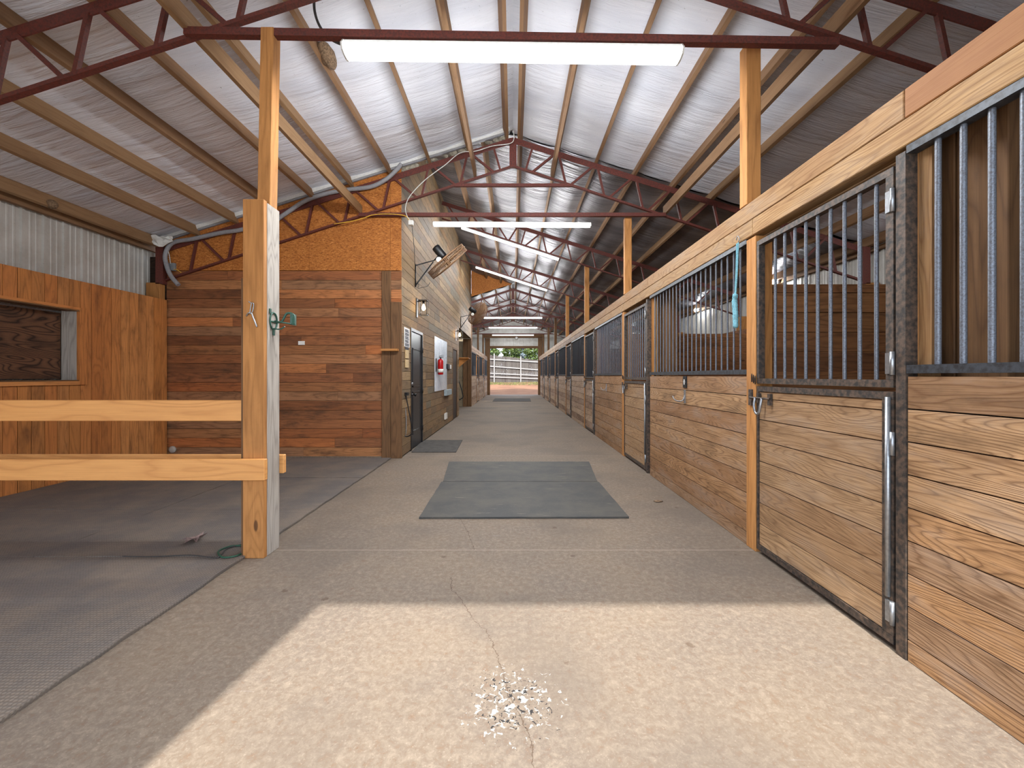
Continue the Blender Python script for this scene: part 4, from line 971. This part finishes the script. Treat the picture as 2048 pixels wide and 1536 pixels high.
def door(Y0, Y1, X, sx, mat, label, group):
    t = thing('stall_gate', label, 'stall door', (X, Y0, 0), group)
    xa, xb = X-sx*.004, X+sx*.04
    def B(m, a, b, z0, z1, g=1, xo=0, xw=None): m.box(min(xa, xb)+0, max(xa, xb), a, b, z0, z1, g); return m
    # lower leaf
    mb = MB(); B(mb, Y0+.015, Y1-.012, 1.188, 1.225); B(mb, Y0+.015, Y1-.012, .03, .068); B(mb, Y0+.015, Y0+.075, .07, 1.187, 2); B(mb, Y1-.03, Y1-.012, .07, 1.187, 2); mb.build('lower_frame', 'rust_steel', t)
    mb = MB(); board_wall(mb, (X+sx*.004, 0, 0), (0, 1, 0), (0, 0, 1), (sx, 0, 0), Y0+.078, Y1-.033, .07, 1.186, .152, .03, (9, 9), gap=.006, jit=.006); mb.build('lower_boards', mat, t)
    # upper grille leaf
    mb = MB(); B(mb, Y0+.015, Y1-.012, 1.245, 1.282); B(mb, Y0+.015, Y1-.012, 2.255, 2.29); B(mb, Y0+.015, Y0+.055, 1.283, 2.254, 2); B(mb, Y1-.04, Y1-.012, 1.283, 2.254, 2); mb.build('upper_frame', 'rust_steel', t)
    n = 9; s_ = (Y1-Y0-.16)/(n)
    for i in range(n):
        y = Y0+.13+i*.1; xx = X+sx*.018
        mb = MB(); mb.tube([(xx, y, 1.28), (xx, y, 2.258)], .0095, 8, caps=False); mb.build('bar', 'bar_shaded' if mat == 'far_pine_glare' else 'bar_steel', t)
    # hinges on the near side, latch on the far side
    for z in (1.36, 2.13, .98, .18):
        mb = MB(); xx = X-sx*.012; mb.tube([(xx, Y0+.012, z-.055), (xx, Y0+.012, z+.055)], .010, 8); mb.box(min(xx, X), max(xx, X), Y0+.016, Y0+.05, z-.05, z+.05, 2); mb.build('hinge', 'galv', t)
    mb = MB(); mb.tube([(X-sx*.012, Y0+.035, .25), (X-sx*.012, Y0+.035, 1.2)], .011, 8); mb.build('hinge_rod', 'galv', t)
    zl = 1.14
    la = MB(); xx = X-sx*.02; la.tube([(xx, Y1-.19, zl), (xx, Y1+.05, zl)], .007, 8); la.box(min(xx, X), max(xx, X), Y1-.19, Y1-.165, zl-.045, zl+.035, 2); la.box(min(xx, X), max(xx, X), Y1-.06, Y1-.035, zl-.035, zl+.035, 2); la.box(min(xx, X), max(xx, X), Y1+.03, Y1+.07, zl-.06, zl+.06, 2)
    lo = la.build('latch', 'rust_steel', t)
    mb = MB(); mb.tube(spline([(xx, Y1-.10, zl), (xx-sx*.01, Y1-.10, zl-.05), (xx-sx*.01, Y1-.085, zl-.10), (xx-sx*.01, Y1-.06, zl-.115), (xx-sx*.01, Y1-.035, zl-.10), (xx-sx*.01, Y1-.02, zl-.05), (xx, Y1-.02, zl)]), .009, 8)
    o = mb.build('latch_loop', 'galv', lo)
    mb = MB()
    for q in range(3): mb.tube([(X-sx*.02+.006*math.cos(w), Y1-.02+q*.022+.013*math.cos(w), 1.27+.03*math.sin(w)+q*.008) for w in [2*PI*i/12 for i in range(12)]], .003, 5, closed=True)
    mb.build('latch_chain', 'black_metal', t)
    return t
P0 = 3.65
def post(Y0, Y1, X, sx, label, group, kind):
    t = thing('stall_upright', label, 'post', (X, Y0, 0), group)
    a, b = X-sx*.006, X+sx*.12
    if kind == 'hinge':
        mb = MB(); mb.box(min(X-sx*.006, X+sx*.05), max(X-sx*.006, X+sx*.05), Y1-.048, Y1, 0, 2.33, 2); mb.build('steel_channel', 'rust_steel', t)
        mb = MB(); mb.box(min(X+sx*.05, X+sx*.13), max(X+sx*.05, X+sx*.13), Y0, Y1, 0, 2.34, 2); mb.build('timber', 'post_pine', t, bevel=.003)
        mb = MB(); p, q = X+sx*.14, X+sx*.26; mb.box(min(p, q), max(p, q), Y0-.27, Y0-.08, .025, 2.6, 2); mb.box(min(p, q), max(p, q), Y0-.07, Y0+.06, .025, 2.6, 2); mb.build('inner_timber', 'brown_timber', t, bevel=.003)
    else:
        mb = MB(); mb.box(min(a, b), max(a, b), Y0, Y0+(Y1-Y0)*.48, 0, 2.34, 2); mb.box(min(a, b), max(a, b), Y0+(Y1-Y0)*.5, Y1, 0, 2.34, 2); mb.build('timber', 'post_pine', t, bevel=.003)
    return t
ordw = ['nearest', 'second', 'third', 'fourth', 'fifth', 'sixth', 'seventh', 'eighth', 'ninth']
g1 = 'right stall wall panels'; g2 = 'right stall doors'; g3 = 'right stall posts'
d0 = door(1.945, 3.07, XS, 1, 'door_pine', 'nearest stall door, in the right foreground', g2)
panel(YF+.06, 1.893, XS, 1, 'stall_pine', 'barred plank stall panel cut off by the right frame edge', g1, rb=.0115)
post(1.895, 1.945, XS, 1, 'steel-faced hinge post of the nearest right stall door', g3, 'hinge')
post(3.07, 3.19, XS, 1, 'timber latch post of the nearest right stall door', g3, 'latch')
pA = panel(3.19, 5.45, XS, 1, 'stall_pine', 'long barred plank stall panel with the black switch plate', g1)
pF = None; dF = None; hF = None; lF = None
for k in range(1, 7):
    y = k*P0
    wm_ = 'far_pine_glare' if k > 1 else 'stall_pine'
    lbd = f'{ordw[k]} right stall door counted from the camera'
    lbp = f'{ordw[k+1]} barred right stall panel after the {ordw[k]} door'
    lbh = f'hinge post of the {ordw[k]} right stall door'; lbl = f'latch post of the {ordw[k]} right stall door'
    if k == 1:
        door(1.945+y, 3.07+y, XS, 1, 'door_pine', lbd, g2)
        hF = post(5.45, 5.595, XS, 1, lbh, g3, 'hinge'); lF = post(3.07+y, 3.19+y, XS, 1, lbl, g3, 'latch')
        panel(3.19+y, 5.45+y, XS, 1, wm_, lbp, g1)
    elif k == 2:
        dF = door(1.945+y, 3.07+y, XS, 1, 'far_pine_glare', lbd, g2); pF = panel(3.19+y, 5.45+y, XS, 1, 'far_pine_glare', lbp, g1)
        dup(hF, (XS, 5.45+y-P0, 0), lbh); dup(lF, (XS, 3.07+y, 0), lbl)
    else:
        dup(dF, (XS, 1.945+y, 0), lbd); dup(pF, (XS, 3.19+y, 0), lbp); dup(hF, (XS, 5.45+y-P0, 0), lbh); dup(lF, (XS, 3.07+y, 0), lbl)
# left stalls at the far end
XG = XW
g4 = 'far left stall fronts'
panel(17.8, 20.1, XG, -1, 'far_pine_glare', 'barred left stall panel next to the open bay', g4)
panel(21.6, 24.3, XG, -1, 'far_pine_glare', 'middle barred panel of the far left stalls', g4)
panel(25.5, YE-.1, XG, -1, 'far_pine_glare', 'barred left stall panel next to the far doorway', g4)
door(20.25, 21.5, XG, -1, 'far_pine_glare', 'nearer stall door on the far left side', g4)
door(24.4, 25.4, XG, -1, 'far_pine_glare', 'farther stall door on the far left side', g4)
for y, lb in ((20.1, 'dark post before the nearer far left stall door'), (21.5, 'post after the nearer far left stall door'), (24.3, 'post before the last left stall door'), (25.4, 'post after the last left stall door')):
    post(y, y+.1, XG, -1, lb, 'far left stall posts', 'latch')
# header beams
def header(X, sx, Y0, Y1, side, splices):
    def pc(z0, z1, ya, yb, mat, lb, dx=0):
        mb = MB(); a, b = X-sx*.012, X+sx*.085; mb.box(min(a, b), max(a, b), ya, yb-.003, z0, z1, 1); o = mb.build('header_board', mat, bevel=.004); tag(o, lb, 'beam', 'header boards above the stalls')
    names = ['nearest', 'second', 'third', 'fourth', 'fifth', 'sixth', 'seventh', 'eighth', 'ninth', 'tenth']
    up = splices[0]; lo = splices[1]
    for i, (a, b) in enumerate(zip(up[:-1], up[1:])): pc(2.477, 2.61, a, b, 'beam_redpine' if (i == 0 and sx > 0) else ('beam_pine' if b < 13 else 'far_pine_glare'), f'{names[i]} upper header board above the {side} stalls')
    for i, (a, b) in enumerate(zip(lo[:-1], lo[1:])): pc(2.352, 2.473, a, b, 'beam_pine' if b < 13 else 'far_pine_glare', f'{names[i]} lower header board above the {side} stalls')
header(XS, 1, YF+.06, YE-.16, 'right', ([YF+.06, 1.90, 5.5, 9.2, 12.8, 16.5, 20.1, 24, YE-.16], [YF+.06, 3.1, 6.7, 10.4, 14, 17.7, 21.3, 25, YE-.16]))
header(XG, -1, 17.78, YE-.16, 'far left', ([17.78, 21.5, 25, YE-.16], [17.78, 20, 23.5, YE-.16]))
# posts standing on the header beam up to the truss ties
for i, Y in enumerate(T_Y):
    zt_ = 3.80+(.02 if i == 0 else 0)
    if i in (2, 3): zt_ = ZB-SB*1.83
    mb = MB(); mb.box(1.785, 1.895, Y+.06 if i else 3.17, Y+.15 if i else 3.27, 2.612, zt_+.03, 2); o = mb.build('upper_post', 'post_pine' if i < 4 else 'brown_timber', bevel=.004)
    tag(o, f'{ordw[i]} short timber post on the right header beam, under a truss', 'post', 'short posts on the header beams')
    if i >= 4:
        mb = MB(); mb.box(-1.86, -1.765, Y+.06, Y+.15, 2.612, zt_+.03, 2); o = mb.build('upper_post', 'brown_timber', bevel=.004)
        tag(o, f'{ordw[i-4]} short timber post on the far left header beam', 'post', 'short posts on the header beams')
# partitions, side wall, floor of the right stalls
for k in range(7):
    y = 3.13+k*P0
    mb = MB(); board_wall(mb, (0, y-.02, 0), (1, 0, 0), (0, 0, 1), (0, 1, 0), XS+.14, 5.42, 0, 1.99, .148, .04, (9, 9), gap=.005)
    o = mb.build('stall_partition', 'stall_inner'); tag(o, f'plank partition between right stalls, {ordw[k]} from the camera', 'partition', 'stall partitions')
mb = MB(); board_wall(mb, (5.45, 0, 0), (0, 1, 0), (0, 0, 1), (-1, 0, 0), YF+.05, YE-.2, 0, 2.40, .15, .025, (2.4, 3.6), gap=.005); struct(mb.build('wall_right', 'stall_inner'), 'plank lining along the back of the right stalls')
mb = MB(); mb.box(XS+.14, 5.42, YF+.05, YE-.2, .001, .02, 1); o = mb.build('stall_bedding', 'stall_bedding'); tag(o, 'brown bedding on the floor of the right stalls', 'bedding', kind='stuff')
mb = MB(); mb.box(-5.7, XG-.12, 17.8, YE-.2, .001, .02, 1); o = mb.build('stall_bedding', 'stall_bedding'); tag(o, 'brown bedding on the floor of the far left stalls', 'bedding', kind='stuff')
for k in range(2):
    mb = MB(); board_wall(mb, (0, 21.5+k*3.7, 0), (1, 0, 0), (0, 0, 1), (0, 1, 0), -5.7, XG-.14, 0, 1.99, .148, .04, (9, 9)); o = mb.build('stall_partition', 'stall_inner'); tag(o, f'plank partition of the far left stalls, {"nearer" if k == 0 else "farther"}', 'partition', 'stall partitions')

# hardware on the long panel
def SX(u): return XS*F/(u-U0)
y = SX(1371); z = P(1371, 764, y).z
t = thing('switch_plate', 'black switch plate on the long stall panel', 'switch plate', (XS, y, z))
mb = MB(); mb.box(XS-.012, XS, y-.042, y+.042, z-.06, z+.06); mb.build('plate', 'black_plastic', t, bevel=.002)
mb = MB(); mb.box(XS-.017, XS-.012, y-.009, y+.009, z-.028, z+.028); mb.build('toggle', 'white_plastic', t, bevel=.001)
for q in (-.028, .028):
    mb = MB(); mb.ball((XS-.012, y+q, z), .004); mb.build('screw', 'galv', t)
def coat_hook(u, v, label):
    y = SX(u); z = P(u, v, y).z
    mb = MB(); mb.tube(spline([(XS-.006, y-.01, z+.06), (XS-.012, y-.01, z), (XS-.03, y, z-.045), (XS-.06, y+.05, z-.05), (XS-.08, y+.09, z-.03), (XS-.085, y+.11, z)]), .006, 7); mb.box(XS-.012, XS, y-.02, y+.004, z-.07, z+.07)
    o = mb.build('wall_hook', 'galv'); tag(o, label, 'hook', 'hooks on the stall panels')
coat_hook(1370, 793, 'metal hook below the black switch plate'); coat_hook(1213, 775, 'metal hook on the third stall panel')
# blue rope hanging from a hook at the post
y = SX(1483); 
t = thing('lead_rope', 'light blue rope hanging from a hook near the stall post', 'rope', (XS, y, 2.3))
mb = MB(); mb.tube([(XS-.03, y+.02*math.cos(w), P(1485, 479, y).z+.025*math.sin(w)) for w in [2*PI*i/14 for i in range(11)]], .004, 6); mb.build('hook', 'galv', t)
za = P(1483, 486, y).z; zb = P(1478, 590, y).z; zc = P(1478, 655, y).z
mb = MB(); mb.tube(spline([(XS-.03, y-.01, za), (XS-.03, y+.005, (za+zb)/2), (XS-.03, y+.03, zb)]), .006, 6); mb.tube(spline([(XS-.03, y+.012, za), (XS-.03, y+.02, (za+zb)/2), (XS-.03, y+.04, zb)]), .006, 6); mb.build('doubled_cord', 'blue_rope', t)
mb = MB(); mb.tube(spline([(XS-.03, y+.03, zb+.02), (XS-.03, y+.045, zb-.04), (XS-.03, y+.035, (zb+zc)/2), (XS-.03, y+.03, zc)]), [.006, .012, .02, .022, .02, .022, .018, .02, .022, .022, .02, .022, .024, .02, .022, .02, .022, .02, .024, .02, .022, .02, .022, .02, .014][:25], 8); mb.build('knotted_coil', 'blue_rope', t)

# ------------------------------------------------------------------ outside
Yf = 37.0
fz = lambda x: zg(x, Yf)
t = thing('privacy_fence', 'weathered grey board fence with white rails beyond the far doorway', 'fence', (0, Yf, .7))
mb = MB(); x = -9.0
while x < 9:
    zt_ = 2.95-.105*x+R.uniform(-.03, .03); zb = .72-.03*x; mb.box(x, x+.135, Yf, Yf+.02, zb-.2, zt_, 2); x += .14
mb.build('board_panel', 'fence_grey', t)
for a, b in ((718.6, 724), (732.6, 739.7), (746.7, 751), (753.7, 757.6)):
    p, q = P(983, a, Yf-.06), P(1076, b, Yf-.06); d = (q-p)/(q.x-p.x)
    mb = MB(); mb.bar(p+d*(-9-p.x), p+d*(9-p.x), .05, .10); mb.build('rail', 'white_fence', t)
for x in (-9*.99, -6.5, -4.1, P(988.5, 0, Yf).x, P(1041.5, 0, Yf).x, 3.1, 5.5, 8):
    mb = MB(); mb.box(x-.05, x+.05, Yf-.14, Yf-.06, .2, 3.12-.105*x, 2); mb.build('post', 'white_fence', t)
mb = MB(); 
for q in range(2600):
    x = R.uniform(-5, 5); y = R.uniform(35.3, 36.8); h = R.uniform(.05, .16); z = zg(x, y)-.01; a = R.uniform(0, PI); dx, dy = .02*math.cos(a), .02*math.sin(a); b = len(mb.v)
    mb.v += [Vector((x-dx, y-dy, z)), Vector((x+dx, y+dy, z)), Vector((x+R.uniform(-.04, .04), y+R.uniform(-.04, .04), z+h))]; mb.face([b, b+1, b+2], [(0, 0)]*3)
o = mb.build('grass_strip', 'grass', normals=False); tag(o, 'strip of short grass at the foot of the board fence', 'grass', kind='stuff')
def tree(x, y, h, rad, mat, label):
    t = thing('evergreen_tree', label, 'tree', (x, y, zg(x, y)), 'evergreens beyond the fence')
    z0 = zg(x, y); mb = MB(); mb.tube([(x, y, z0), (x, y, z0+h*.9)], [.14, .03], 8); mb.build('trunk', 'bark', t)
    mb = MB()
    for q in range(9000):
        f = R.random()**.8; rr = rad*(1-f)**.75*(.35+.65*R.random()**.5)*(1+.2*math.sin(f*40)); w = R.uniform(0, 2*PI)
        c = Vector((x+rr*math.cos(w), y+rr*math.sin(w), z0+.3+f*h)); d = Vector((R.gauss(0, 1), R.gauss(0, 1), R.gauss(0, .6))).normalized(); e = d.cross(Vector((R.gauss(0, 1), R.gauss(0, 1), R.gauss(0, 1)))).normalized()
        s_ = R.uniform(.08, .17); b = len(mb.v); mb.v += [c-e*s_*.4, c+e*s_*.4, c+d*s_*1.8]; mb.face([b, b+1, b+2], [(0, 0)]*3)
    mb.build('foliage', mat, t, normals=False)
for a in ((-2.3, 40, 6, 1.3, 'leaf_green', 'dark evergreen at the left edge of the far doorway'), (-.15, 43.5, 6.4, 1.3, 'leaf_green', 'dark evergreen left of the pale one'), (.75, 48, 6, 1.2, 'leaf_pale', 'pale bluish evergreen between dark ones'),
          (2.15, 41.5, 6, 1.35, 'leaf_green', 'dark evergreen at the right edge of the far doorway'), (-4.6, 42, 6, 1.6, 'leaf_green', 'evergreen hidden left of the far doorway'), (4.9, 42, 6, 1.6, 'leaf_green', 'evergreen hidden right of the far doorway')):
    if 'hidden' in a[-1]: continue
    tree(*a)
for o in bpy.data.objects:
    if '_o' in o: del o['_o']
